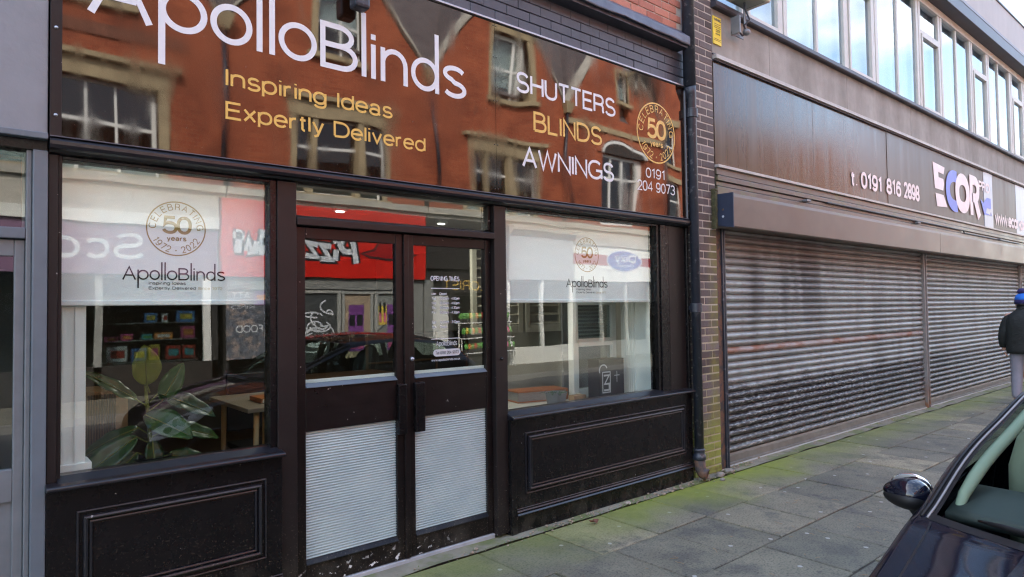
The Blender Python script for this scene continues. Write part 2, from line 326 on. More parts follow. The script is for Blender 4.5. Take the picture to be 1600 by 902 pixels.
blue_print = M('blue_print', (.03, .06, .33), .5, var=0)
grey_frieze = M('grey_frieze', (.22, .22, .20), .7, var=.2, vs=6)
grey_frame = M('grey_door_frame', (.33, .33, .30), .5, var=.1)
board = M('painted_board', (.045, .05, .05), .7, var=.3, vs=5)
TOY = [M('toy_colour_%s' % n, c, .5, var=.1) for n, c in (('pink', (.55, .08, .22)), ('red', (.5, .05, .03)), ('blue', (.08, .22, .5)), ('orange', (.6, .22, .04)), ('teal', (.05, .3, .33)), ('yellow', (.6, .45, .06)), ('white', (.7, .7, .68)), ('green', (.1, .3, .05)))]
purple_poster = M('purple_poster', (.16, .045, .20), .6, var=.35, vs=14)
lit_lamp = emis('lit_spotlight', (1, .95, .85), .8)

# ------------------------------------------------------------------ geometry helpers
class MB:
    def __init__(s): s.v = []; s.f = []
    def add(s, vs, fs):
        o = len(s.v); s.v += [tuple(p) for p in vs]; s.f += [tuple(i + o for i in f) for f in fs]; return s
    def box(s, x0, x1, y0, y1, z0, z1):
        return s.add([(x0, y0, z0), (x1, y0, z0), (x1, y1, z0), (x0, y1, z0), (x0, y0, z1), (x1, y0, z1), (x1, y1, z1), (x0, y1, z1)],
                     [(3, 2, 1, 0), (4, 5, 6, 7), (0, 1, 5, 4), (1, 2, 6, 5), (2, 3, 7, 6), (3, 0, 4, 7)])
    def ext_x(s, prof, x0, x1, m0=0, m1=0):
        """profile of (y,z), closed polygon, swept along x; m0/m1: mitre slopes (x shift per unit of -y)"""
        n = len(prof)
        vs = [(x0 + m0 * y, y, z) for y, z in prof] + [(x1 + m1 * y, y, z) for y, z in prof]
        fs = [(i, (i + 1) % n, n + (i + 1) % n, n + i) for i in range(n)] + [tuple(range(n))[::-1], tuple(range(n, 2 * n))]
        return s.add(vs, fs)
    def ext_y(s, poly, y0, y1):
        """polygon of (x,z) swept along y"""
        n = len(poly)
        vs = [(x, y0, z) for x, z in poly] + [(x, y1, z) for x, z in poly]
        fs = [(i, n + i, n + (i + 1) % n, (i + 1) % n) for i in range(n)] + [tuple(range(n)), tuple(range(n, 2 * n))[::-1]]
        return s.add(vs, fs)
    def tube(s, pts, r, n=12, cap=True):
        pts = [Vector(p) for p in pts]; rs = r if isinstance(r, (list, tuple)) else [r] * len(pts); rings = []; ref = None
        for i, p in enumerate(pts):
            t = (pts[min(i + 1, len(pts) - 1)] - pts[max(i - 1, 0)]).normalized()
            if ref is None: ref = t.orthogonal().normalized()
            ref = (ref - t * ref.dot(t)).normalized(); b = t.cross(ref)
            rings.append([p + (ref * math.cos(2 * math.pi * k / n) + b * math.sin(2 * math.pi * k / n)) * rs[i] for k in range(n)])
        vs = [q for ring in rings for q in ring]
        fs = [(i * n + k, i * n + (k + 1) % n, (i + 1) * n + (k + 1) % n, (i + 1) * n + k) for i in range(len(pts) - 1) for k in range(n)]
        if cap: fs += [tuple(range(n))[::-1], tuple((len(pts) - 1) * n + k for k in range(n))]
        return s.add(vs, fs)
    def lathe(s, prof, c=(0, 0, 0), n=20, axis='z'):
        vs = []
        for r, h in prof:
            for k in range(n):
                a = 2 * math.pi * k / n; p = (r * math.cos(a), r * math.sin(a), h)
                if axis == 'y': p = (p[0], p[2], p[1])
                vs.append((c[0] + p[0], c[1] + p[1], c[2] + p[2]))
        fs = [(i * n + k, i * n + (k + 1) % n, (i + 1) * n + (k + 1) % n, (i + 1) * n + k) for i in range(len(prof) - 1) for k in range(n)]
        if prof[0][0] > 1e-6: fs.append(tuple(range(n))[::-1])
        if prof[-1][0] > 1e-6: fs.append(tuple((len(prof) - 1) * n + k for k in range(n)))
        return s.add(vs, fs)
    def ellipsoid(s, c, r, nu=16, nv=10, warp=None):
        vs = []
        for j in range(nv + 1):
            t = math.pi * j / nv
            for i in range(nu):
                a = 2 * math.pi * i / nu; p = Vector((math.sin(t) * math.cos(a), math.sin(t) * math.sin(a), math.cos(t)))
                if warp: p = warp(p)
                vs.append((c[0] + r[0] * p.x, c[1] + r[1] * p.y, c[2] + r[2] * p.z))
        fs = [(j * nu + i, (j + 1) * nu + i, (j + 1) * nu + (i + 1) % nu, j * nu + (i + 1) % nu) for j in range(nv) for i in range(nu)]
        return s.add(vs, fs)
    def grid(s, fn, nu, nv, thick=0):
        vs = [fn(i / nu, j / nv) for j in range(nv + 1) for i in range(nu + 1)]
        fs = [(j * (nu + 1) + i, j * (nu + 1) + i + 1, (j + 1) * (nu + 1) + i + 1, (j + 1) * (nu + 1) + i) for j in range(nv) for i in range(nu)]
        return s.add(vs, fs)
    def build(s, name, mat, parent=None, smooth=False, bevel=0, seg=2, kind=None, sub=0, solid=0):
        me = bpy.data.meshes.new(name); me.from_pydata(s.v, [], s.f); me.update()
        o = bpy.data.objects.new(name, me); COL.objects.link(o); me.materials.append(mat)
        if parent:
            o.parent = parent; o.matrix_parent_inverse = base_matrix(parent).inverted()
        if smooth:
            for p in me.polygons: p.use_smooth = True
        if solid:
            m = o.modifiers.new('thickness', 'SOLIDIFY'); m.thickness = solid; m.offset = 0
        if bevel:
            m = o.modifiers.new('bevel', 'BEVEL'); m.width = bevel; m.segments = seg; m.limit_method = 'ANGLE'; m.angle_limit = R(35); m.harden_normals = False
        if sub:
            m = o.modifiers.new('sub', 'SUBSURF'); m.levels = sub; m.render_levels = sub
        if kind: o['kind'] = kind
        return o
def base_matrix(o):
    m = Matrix.Translation(o.location) @ o.rotation_euler.to_matrix().to_4x4() @ Matrix.Diagonal((*o.scale, 1))
    if o.parent: m = base_matrix(o.parent) @ o.matrix_parent_inverse @ m
    return m
def bx(*a): return MB().box(*a)
def tag(o, label, cat, group=None):
    o['label'] = label; o['category'] = cat
    if group: o['group'] = group
    return o
def thing(name, label, cat, loc=(0, 0, 0), group=None):
    o = bpy.data.objects.new(name, None); COL.objects.link(o); o.location = loc; o.empty_display_size = .1
    return tag(o, label, cat, group)
def dup(o, loc=None, parent=None):
    c = o.copy(); COL.objects.link(c)
    if parent: c.parent = parent
    if loc is not None: c.location = loc
    for ch in o.children: dup(ch, None, c)
    return c

# ------------------------------------------------------------------ stroke lettering
def arc(cx, cy, rx, ry, a0, a1, n=0):
    n = n or max(4, int(abs(a1 - a0) / 15)); out = []
    for i in range(n + 1):
        a = R(a0 + (a1 - a0) * i / n); c, s_ = math.cos(a), math.sin(a); k = 2 / 2.25
        out.append((cx + rx * math.copysign(abs(c) ** k, c), cy + ry * math.copysign(abs(s_) ** k, s_)))
    return out
def ring(cx, cy, rx, ry, n=28): return ('c', arc(cx, cy, rx, ry, 0, 360, n)[:-1])
X = .73
G = {
 'A': (.74, [[(0, 0), (.37, 1), (.74, 0)], [(.125, .34), (.615, .34)]]),
 'B': (.66, [[(0, 0), (0, 1), (.32, 1)] + arc(.32, .765, .27, .235, 90, -90) + [(0, .53)], [(.3, .53)] + arc(.36, .265, .30, .265, 90, -90) + [(0, 0)]]),
 'C': (.80, [arc(.43, .5, .43, .5, 42, 318)]),
 'D': (.76, [[(0, .02), (0, 1), (.3, 1)] + arc(.30, .5, .46, .5, 90, -90) + [(0, 0)]]),
 'E': (.60, [[(.60, 1), (0, 1), (0, 0), (.62, 0)], [(0, .53), (.56, .53)]]),
 'F': (.56, [[(.58, 1), (0, 1), (0, 0)], [(0, .52), (.5, .52)]]),
 'G': (.86, [arc(.44, .5, .44, .5, 45, 325), [(.48, .46), (.86, .46), (.86, 0)]]),
 'H': (.70, [[(0, 0), (0, 1)], [(.70, 0), (.70, 1)], [(0, .53), (.70, .53)]]),
 'I': (.04, [[(.02, 0), (.02, 1)]]),
 'J': (.45, [[(.45, 1), (.45, .28)] + arc(.22, .28, .23, .28, 0, -180)]),
 'K': (.66, [[(0, 0), (0, 1)], [(.62, 1), (0, .4)], [(.22, .6), (.66, 0)]]),
 'L': (.54, [[(0, 1), (0, 0), (.54, 0)]]),
 'M': (.80, [[(0, 0), (0, 1), (.40, 0), (.80, 1), (.80, 0)]]),
 'N': (.70, [[(0, 0), (0, 1), (.70, 0), (.70, 1)]]),
 'O': (.90, [ring(.45, .5, .45, .5)]),
 'P': (.60, [[(0, 0), (0, 1), (.33, 1)] + arc(.33, .73, .28, .27, 90, -90) + [(0, .46)]]),
 'R': (.66, [[(0, 0), (0, 1), (.35, 1)] + arc(.35, .74, .28, .26, 90, -90) + [(0, .48)], [(.36, .48)] + arc(.42, .30, .2, .18, 80, 0) + [(.62, .1), (.67, 0)]]),
 'S': (.66, [arc(.33, .745, .29, .255, 18, 265) + arc(.33, .25, .33, .25, 85, -165)]),
 'T': (.64, [[(0, 1), (.64, 1)], [(.32, 1), (.32, 0)]]),
 'U': (.68, [[(0, 1), (0, .32)] + arc(.34, .32, .34, .32, 180, 360) + [(.68, 1)]]),
 'V': (.68, [[(0, 1), (.34, 0), (.68, 1)]]),
 'W': (1.02, [[(0, 1), (.25, 0), (.51, 1), (.77, 0), (1.02, 1)]]),
 'X': (.66, [[(0, 0), (.66, 1)], [(0, 1), (.66, 0)]]),
 'Y': (.66, [[(0, 1), (.33, .42), (.66, 1)], [(.33, .42), (.33, 0)]]),
 'Z': (.62, [[(0, 1), (.62, 1), (0, 0), (.62, 0)]]),
 '0': (.56, [ring(.28, .5, .28, .5)]),
 '1': (.36, [[(.02, .80), (.26, .98), (.26, 0)]]),
 '2': (.56, [arc(.28, .71, .27, .29, 170, -35) + [(0.0, 0.0), (.57, 0)]]),
 '3': (.56, [arc(.27, .75, .25, .25, 160, -90), arc(.27, .26, .29, .26, 90, -165)]),
 '4': (.60, [[(.45, 0), (.45, 1), (0, .28), (.62, .28)]]),
 '5': (.57, [[(.52, 1), (.11, 1), (.05, .5)] + arc(.29, .32, .29, .32, 130, -160)]),
 '6': (.57, [ring(.29, .32, .28, .32), arc(.33, .45, .32, .55, 185, 45)]),
 '7': (.55, [[(0, 1), (.55, 1), (.2, 0)]]),
 '8': (.57, [ring(.285, .75, .24, .25), ring(.285, .25, .285, .25)]),
 '9': (.57, [ring(.28, .68, .28, .32), arc(.24, .55, .32, .55, 5, -135)]),
 'a': (.53, [arc(.25, .5, .22, X - .5, 165, 0) + [(.47, .1), (.53, 0)], ring(.235, .2, .235, .2, 20)]),
 'b': (.56, [[(0, 1), (0, 0)], ring(.28, X / 2, .28, X / 2)]),
 'c': (.50, [arc(.27, X / 2, .27, X / 2, 42, 318)]),
 'd': (.56, [[(.56, 1), (.56, 0)], ring(.28, X / 2, .28, X / 2)]),
 'e': (.56, [[(0, .38), (.56, .38)] + arc(.28, X / 2, .28, X / 2, 4, 322)]),
 'f': (.28, [[(.10, 0), (.10, .8)] + arc(.28, .82, .18, .18, 180, 95), [(0, X - .02), (.28, X - .02)]]),
 'g': (.55, [ring(.27, X / 2, .27, X / 2), [(.55, X), (.55, 0)] + arc(.28, -.02, .27, .25, 0, -160)]),
 'h': (.50, [[(0, 1), (0, 0)], [(0, .42)] + arc(.25, .45, .25, X - .45, 170, 0) + [(.5, 0)]]),
 'i': (.04, [[(.02, 0), (.02, X)], [(.02, .91), (.02, 1.0)]]),
 'j': (.10, [[(.10, X), (.10, -.2), (0, -.26)], [(.10, .91), (.10, 1.0)]]),
 'k': (.48, [[(0, 0), (0, 1)], [(.44, X), (0, .28)], [(.16, .43), (.48, 0)]]),
 'l': (.04, [[(.02, 0), (.02, 1)]]),
 'm': (.84, [[(0, 0), (0, X)], [(0, .46)] + arc(.21, .48, .21, X - .48, 170, 0) + [(.42, 0)], [(.42, .46)] + arc(.63, .48, .21, X - .48, 170, 0) + [(.84, 0)]]),
 'n': (.50, [[(0, 0), (0, X)], [(0, .42)] + arc(.25, .45, .25, X - .45, 170, 0) + [(.5, 0)]]),
 'o': (.56, [ring(.28, X / 2, .28, X / 2)]),
 'p': (.56, [[(0, X), (0, -.27)], ring(.28, X / 2, .28, X / 2)]),
 'r': (.30, [[(0, 0), (0, X)], [(0, .40)] + arc(.28, .44, .28, X - .46, 175, 90)]),
 's': (.46, [arc(.235, .54, .20, X - .54, 18, 265) + arc(.235, .18, .235, .18, 85, -165)]),
 't': (.28, [[(.12, .94), (.12, .14)] + arc(.24, .14, .12, .14, 180, 270), [(0, X - .02), (.28, X - .02)]]),
 'u': (.50, [[(0, X), (0, .28)] + arc(.25, .28, .25, .28, 180, 360) + [(.5, X)], [(.5, .3), (.5, 0)]]),
 'v': (.50, [[(0, X), (.25, 0), (.5, X)]]),
 'w': (.76, [[(0, X), (.19, 0), (.38, X), (.57, 0), (.76, X)]]),
 'x': (.48, [[(0, 0), (.48, X)], [(0, X), (.48, 0)]]),
 'y': (.50, [[(0, X), (.26, 0)], [(.5, X), (.22, -.2), (.05, -.27)]]),
 'z': (.46, [[(0, X), (.46, X), (0, 0), (.46, 0)]]),
 '.': (.08, [[(.04, 0), (.04, .1)]]), ':': (.08, [[(.04, .1), (.04, .2)], [(.04, .55), (.04, .65)]]), '-': (.3, [[(0, .38), (.3, .38)]]),
 '•': (.14, [ring(.07, .45, .05, .05, 8)]), '&': (.7, [[(.68, 0), (.12, .72)] + arc(.3, .8, .18, .2, 200, -20) + [(.05, .35)] + arc(.27, .22, .26, .22, 160, 330) + [(.66, .5)]]), ' ': (.26, []),
}
def ribbon(mb, pts, w, closed, place, lift=0.0):
    n = len(pts); L = []; Rr = []
    for i in range(n):
        p = Vector(pts[i]); a = Vector(pts[(i - 1) % n]) if (closed or i > 0) else None; b = Vector(pts[(i + 1) % n]) if (closed or i < n - 1) else None
        d0 = (p - a).normalized() if a is not None and (p - a).length > 1e-9 else None; d1 = (b - p).normalized() if b is not None and (b - p).length > 1e-9 else None
        if d0 is None: d0 = d1
        if d1 is None: d1 = d0
        n0 = Vector((-d0.y, d0.x)); n1 = Vector((-d1.y, d1.x)); m = n0 + n1
        if m.length < 1e-6: m = n0
        m.normalize(); k = min(1 / max(m.dot(n0), .35), 1.9)
        L.append(p + m * (w / 2 * k)); Rr.append(p - m * (w / 2 * k))
    vs = [place(q.x, q.y, lift + .00010 * i / n) for i, pr in enumerate(zip(L, Rr)) for q in pr]
    fs = [(2 * i, 2 * i + 1, (2 * ((i + 1) % n)) + 1, 2 * ((i + 1) % n)) for i in range(n if closed else n - 1)]
    mb.add(vs, fs)
def layout(text, gap):
    x = 0; out = []
    for ch in text:
        w, paths = G[ch]
        for p in paths:
            cl = isinstance(p, tuple); q = p[1] if cl else p
            out.append(([(u + x, v) for u, v in q], cl))
        x += w + gap
    return out, x - gap
def lettering(text, x0, x1, z0, z1, y, mat, parent, w=.13, gap=.2, cap=1.0, name='lettering', face=-1, ital=0):
    """text fitted between x0..x1 with baseline z0 and cap height line z1 on the plane y; face -1 looks to -y, +1 to +y (then x0 is the reading start on the right)"""
    paths, tw = layout(text, gap); h = (z1 - z0) / cap; inset = w / 2
    sx = (x1 - x0) / (tw + w); mb = MB(); k = 0
    sgn = 1 if face < 0 else -1
    for pts, cl in paths:
        q = [((u + inset + ital * v) * sx, (inset + v * (1 - w)) * h) for u, v in pts]
        ww = w * h if abs(sx) > h * .6 else w * (abs(sx) * .5 + h * .5)
        k += 1
        ribbon(mb, q, min(ww, w * h), cl, lambda a, b, l: (x0 + a, y + face * (.0005 + .00012 * (k % 12) + l), z0 + b))
    return mb.build(name, mat, parent)
def arc_text(text, cx, cz, r, a_mid, step, hgt, y, mat, parent, w=.14, top=True, face=-1, sx=1.0, name='lettering'):
    mb = MB(); n = len(text); k = 0
    ws = [G[c][0] + .28 for c in text]; tot = sum(ws); pos = 0
    for c, wd in zip(text, ws):
        t = (pos + wd / 2) / tot - .5; pos += wd
        a = R(a_mid - t * step) if top else R(a_mid + t * step)
        wch, paths = G[c]
        up = Vector((math.cos(a), math.sin(a))) if top else -Vector((math.cos(a), math.sin(a)))
        rt = Vector((up.y, -up.x))
        o = Vector((math.cos(a), math.sin(a))) * (r if top else r + hgt)
        for p in paths:
            cl = isinstance(p, tuple); q = p[1] if cl else p; k += 1
            pts = [tuple(o + rt * ((u - wch / 2) * hgt) + up * (v * hgt)) for u, v in q]
            ribbon(mb, pts, w * hgt, cl, lambda a_, b_, l_: (cx + a_ * sx, y + face * (.0005 + .00012 * (k % 10) + l_), cz + b_))
    return mb.build(name, mat, parent)
def ring_mark(cx, cz, r, w, y, mat, parent, sx=1.0, name='ring_print'):
    mb = MB(); ribbon(mb, [(r * math.cos(2 * math.pi * i / 64), r * math.sin(2 * math.pi * i / 64)) for i in range(64)], w, True, lambda a, b, l: (cx + a * sx, y - .0006, cz + b))
    return mb.build(name, mat, parent)
def logotype(x0, x1, z0, z1, y, mat, parent, name='lettering'):
    """the light two-tone word of the shop, drawn stroke by stroke in the sign's own metres, then fitted"""
    sw = .033; h = sw / 2; ZB, XT, CT, AT = 3.085, 3.308, 3.367, 3.488
    def el(a, b): return ('c', [((a + b) / 2 + ((b - a) / 2 - h) * math.cos(2 * math.pi * i / 40), (ZB + XT) / 2 + ((XT - ZB) / 2 - h) * math.sin(2 * math.pi * i / 40)) for i in range(40)])
    P = [[(.477, ZB), (.6025, CT), (.728, ZB)], [(.535, 3.185), (.67, 3.185)], [(.784, XT), (.784, 2.901)], el(.770, 1.003), el(1.017, 1.238),
         [(1.277, ZB), (1.277, AT)], [(1.347, ZB), (1.347, AT)], el(1.383, 1.612),
         [(1.649, ZB), (1.649, CT - h), (1.75, CT - h)] + [(1.75 + .085 * math.sin(a), 3.292 + .0585 * math.cos(a)) for a in [math.pi * i / 10 for i in range(11)]] + [(1.649, 3.2335)],
         [(1.76, 3.2335)] + [(1.775 + .085 * math.sin(a), 3.1675 + .066 * math.cos(a)) for a in [math.pi * i / 10 for i in range(11)]] + [(1.649, ZB + h)],
         [(1.918, ZB), (1.918, AT)], [(1.983, ZB), (1.983, XT - .005)], [(1.983, 3.332), (1.983, 3.367)],
         [(2.05, ZB), (2.05, XT - .005)], [(2.05, 3.19)] + [(2.132 + .083 * math.cos(R(a)), 3.205 + (XT - h - 3.205) * math.sin(R(a))) for a in range(170, -1, -17)] + [(2.215, ZB)],
         el(2.256, 2.474), [(2.459, ZB), (2.459, AT)],
         [(2.603 + .079 * math.cos(R(a)), 3.25 + .0415 * math.sin(R(a))) for a in range(25, 262, 15)] + [(2.603 + .083 * math.cos(R(a)), 3.145 + .045 * math.sin(R(a))) for a in range(88, -160, -16)]]
    fx = (x1 - x0) / (2.70 - .467); fz = (z1 - z0) / (AT - ZB); mb = MB()
    for k, p in enumerate(P):
        cl = isinstance(p, tuple); q = p[1] if cl else p
        ribbon(mb, q, sw, cl, lambda a, b, l: (x0 + (a - .467) * fx, y - .0005 - .00012 * (k % 9) - l, z0 + (b - ZB) * fz))
    return mb.build(name, mat, parent)

# ================================================================== SETTING: ground
def struct(mb, name, mat, parent=None, **k):
    o = mb.build(name, mat, parent, **k); o['kind'] = 'structure'; return o
ground = struct(bx(-160, 200, -160, 160, -.60, -.36), 'ground', asphalt)
road = struct(bx(-60, 90, -8.5, -2.575, -.35, -.12), 'road', asphalt)
pavement = struct(bx(-40, 80, -2.45, .40, -.35, -.014), 'pavement', bed)
SLABS = []
def slab_mesh(w, d):
    mb = MB(); c = .006; h = .04
    o = [(0, 0), (w, 0), (w, d), (0, d)]; i = [(c, c), (w - c, c), (w - c, d - c), (c, d - c)]
    vs = [(x, y, -h) for x, y in o] + [(x, y, -.005) for x, y in o] + [(x, y, 0) for x, y in i]
    fs = [(8, 9, 10, 11)] + [(a, (a + 1) % 4, 4 + (a + 1) % 4, 4 + a) for a in range(4)] + [(4 + a, 4 + (a + 1) % 4, 8 + (a + 1) % 4, 8 + a) for a in range(4)]
    return mb.add(vs, fs)
rows = [(-.115, -.70, 3.29), (-.70, -1.32, 4.47), (-1.32, -1.92, 4.20), (-1.92, -2.445, 4.50)]
proto = {}
for ri, (ya, yb, off) in enumerate(rows):
    d = ya - yb - .012; w = .588 if ri % 2 == 0 else .528
    pitch = w + .012
    k0 = int((off - (-1.0)) / pitch); n = int((21.0 - (off - k0 * pitch)) / pitch)
    for k in range(n):
        x = off - k0 * pitch + k * pitch + .006
        if ri not in proto:
            o = slab_mesh(w, d).build('paving_slab', paving, pavement); proto[ri] = o
        else:
            o = proto[ri].copy(); COL.objects.link(o)
        o.location = (x, yb + .006, random.uniform(-.004, .003)); o.rotation_euler = (random.uniform(-.005, .005), random.uniform(-.006, .006), random.uniform(-.006, .006))
struct(bx(21.0, 80, -2.445, -.115, -.1, 0), 'pavement_beyond', paving)
struct(bx(-40, -1.05, -2.445, -.115, -.1, 0), 'pavement_behind', paving)
# worn concrete strip between the slabs and the shop fronts
def strip_z(x, y): return mnoise.noise(Vector((x * 2.2, y * 9, 3))) * .012
mb = MB(); mb.grid(lambda u, v: (-1 + 22 * u, -.112 + v * (.30) + (mnoise.noise(Vector((u * 70, 1, 5))) * .018 if v == 0 else 0), .002 + strip_z(-1 + 22 * u, v) + v * .004), 260, 5)
struct(mb, 'threshold_strip', M('mossy_strip', (.20, .18, .13), .9, var=.3, vs=5, bump=.004, bs=40, fn=lambda nt, p, c: mixc(nt, mth(nt, 'MULTIPLY', sstep(nt, nz(nt, 3, 5), .45, .6), .7), c, (.10, .13, .02))), pavement)
kerb = struct(bx(-40, 80, -2.56, -2.457, -.35, -.06), 'kerb', kerb_mat)
ks = None
for k in range(30):
    if ks is None: ks = bx(0, .905, -2.572, -2.452, -.14, 0).build('kerb_stone', kerb_mat, kerb, bevel=.012); o = ks
    else: o = ks.copy(); COL.objects.link(o)
    o.location = (-3 + k * .915, 0, random.uniform(-.003, .003))
struct(bx(-60, 90, -11.0, -8.62, -.35, 0), 'opposite_pavement', paving)
struct(bx(-60, 90, -8.62, -8.5, -.35, .002), 'opposite_kerb', kerb_mat)

# ================================================================== SHOP BUILDING (brick mass, room)
shop = thing('shop_building', 'red brick shop building with painted dark brick band and lead ledge above the brown sign', 'building', (2.8, 0, 0))
bx(.32, 5.36, .30, 9, 2.60, 8.0).build('wall', far_brick, shop)
bx(.32, 5.36, .022, .30, 2.47, 5.02).build('bed_joint_wall', tile_paint, shop)
bx(.32, 5.36, .0, .30, 5.02, 8.0).build('upper_wall', far_brick, shop)
bx(.30, 5.40, -.12, 9.1, 8.0, 8.15).build('parapet_coping', concrete, shop)
mbm = bx(2.0, 5.30, .006, .03, 4.262, 5.02); mbm.build('brick_mortar', mortar, shop)
bm = bx(0, .215, 0, .09, 0, .065)
def brick_proto(mat, w=.215, parent=None, bev=.004, d=.09, h=.065):
    o = bx(0, w, 0, d, 0, h).build('brick', mat, parent, bevel=bev, seg=1); return o
pr = {}
def lay(key, mat, w, parent, x, y, z, h=.065, d=.09, rot=0):
    k = (key, round(w, 3), h)
    if k not in pr: pr[k] = brick_proto(mat, w, parent, h=h, d=d); o = pr[k]
    else:
        o = pr[k].copy(); COL.objects.link(o)
    o.location = (x, y + random.uniform(-.0025, .0025), z); o.rotation_euler = (0, random.uniform(-.004, .004), random.uniform(-.006, .006))
    return o
for c in range(9):
    z = 4.268 + c * .075; x = 2.30 - (.1125 if c % 2 else 0)
    while x < 5.20:
        w = min(.215, 5.285 - x)
        if w > .05: lay('red', red_brick, w, shop, x, -.002, z)
        x += .225
for c in range(4):
    z = 3.752 + c * .076; x = 2.1 - (.1125 if c % 2 else 0)
    while x < 5.25:
        w = min(.2225, 5.33 - x)
        if w > .04: lay('painted', tile_paint, w, shop, x, .0, z, h=.0725)
        x += .225
# lead ledge, dressed down over the band
def ledge(u, v):
    x = .33 + u * 4.93; nse = mnoise.noise(Vector((x * 3.1, v * 1.3, 0))); n2 = mnoise.noise(Vector((x * 11, v * 2, 4)))
    if v < .5: y = -.012 - v * 2 * .10; z = 4.262 - v * 2 * .085
    else: y = -.112 - (v - .5) * 2 * .012; z = 4.177 - (v - .5) * 2 * (.085 + .02 * nse)
    return (x, y + .012 * nse * v + .006 * n2, z + .010 * n2 * v + .008 * nse)
mb = MB(); mb.grid(ledge, 200, 10); mb.build('lead_ledge', lead, shop, smooth=True, solid=.008)
bx(.33, 5.25, -.10, .02, 4.068, 4.10).build('ledge_board', tile_paint, shop)
# room
room = thing('shop_room', 'dim interior of the blinds shop with brown floor behind its windows', 'room', (2.8, 2, 0))
bx(.30, 5.34, .22, 6, -.10, .03).build('floor', wood_floor, room)
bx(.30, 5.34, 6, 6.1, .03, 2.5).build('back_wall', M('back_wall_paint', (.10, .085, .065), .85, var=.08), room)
bx(.24, .34, .08, 6, .03, 2.5).build('side_wall', room_wall, room)
bx(5.26, 5.36, .08, 6, .03, 2.5).build('side_wall', room_wall, room)
bx(.30, 5.34, .12, 6, 2.47, 2.59).build('ceiling', ceiling_mat, room)
bx(.345, 1.45, .09, .13, .03, .86).build('window_back', room_wall, room)
for (x, y) in ((2.35, 1.22), (3.45, 1.40)):   # the two lit lamps the photograph shows
    l = thing('ceiling_spotlight', 'small lit ceiling light seen through the glass above the %s door leaf' % ('left' if x < 3 else 'right'), 'light', (x, y, 2.47), 'ceiling lights in the blinds shop')
    bx(x - .05, x + .05, y - .03, y + .03, 2.44, 2.47).build('lamp_housing', white_paint, l)
    bx(x - .03, x + .03, y - .015, y + .015, 2.43, 2.439).build('diffuser', lit_lamp, l)
    ld = bpy.data.lights.new('ceiling_lamp', 'AREA'); ld.energy = 1.8; ld.size = .1; ld.color = (1, .93, .82); lo = bpy.data.objects.new('ceiling_lamp', ld); COL.objects.link(lo); lo.location = (x, y, 2.42)

# ================================================================== SHOPFRONT JOINERY
front = thing('shopfront', 'black timber shopfront with panelled stall risers and double doors', 'shopfront', (2.8, 0, 0))
def part(mb, name, mat=black_paint, parent=front, **k):
    k.setdefault('bevel', .004); return mb.build(name, mat, parent, **k)
part(bx(.317, .357, -.004, .12, .862, 2.385), 'post', brown_post)
part(bx(1.385, 1.497, -.002, .14, .03, 2.385), 'post', brown_post)
part(bx(2.958, 3.064, -.002, .14, .02, 2.385), 'post', brown_post)
part(bx(5.032, 5.279, .012, .14, .862, 2.385), 'flat_panel', brown_post)
part(bx(5.281, 5.318, -.012, .12, 0, 2.452), 'post')
part(MB().ext_x([(.12, .862), (.012, .862), (.012, 2.385), (.12, 2.385)], 4.975, 5.030), 'post')
part(bx(4.898, 4.973, -.004, .12, .862, 2.385), 'post')
# inner window frames
for (x0, x1, zb, zt, nm) in ((.357, 1.385, .862, 2.385, 0), (3.064, 4.898, .862, 2.385, 1)):
    fw = .038
    part(bx(x1 - fw, x1, .012, .11, zb, zt), 'window_frame', bevel=.003)
    part(bx(x0, x0 + .016, .012, .11, zb, zt), 'window_frame', brown_post, bevel=.003)
    part(bx(x0 + .016, x1 - fw, .012, .11, zt - .018, zt), 'window_frame', bevel=.003)
    part(MB().ext_x([(.11, .855), (-.035, .845), (-.035, .858), (.035, .884), (.11, .884)], x0, x1), 'window_sill', gloss_black, bevel=.003)
    part(bx(x0 + .010, x1 - fw + .006, .052, .058, .878, zt - .014), 'window_pane', pane_glass, bevel=0)
# head moulding under the sign
part(MB().ext_x([(.05, 2.384), (-.030, 2.388), (-.040, 2.398), (-.060, 2.405), (-.066, 2.42), (-.066, 2.436), (-.052, 2.448), (-.030, 2.458), (.05, 2.458)], .318, 5.28), 'head_moulding', gloss_black, bevel=0)
part(bx(.318, 5.28, -.050, .05, 2.4585, 2.463), 'moulding_cap', lead, bevel=0)
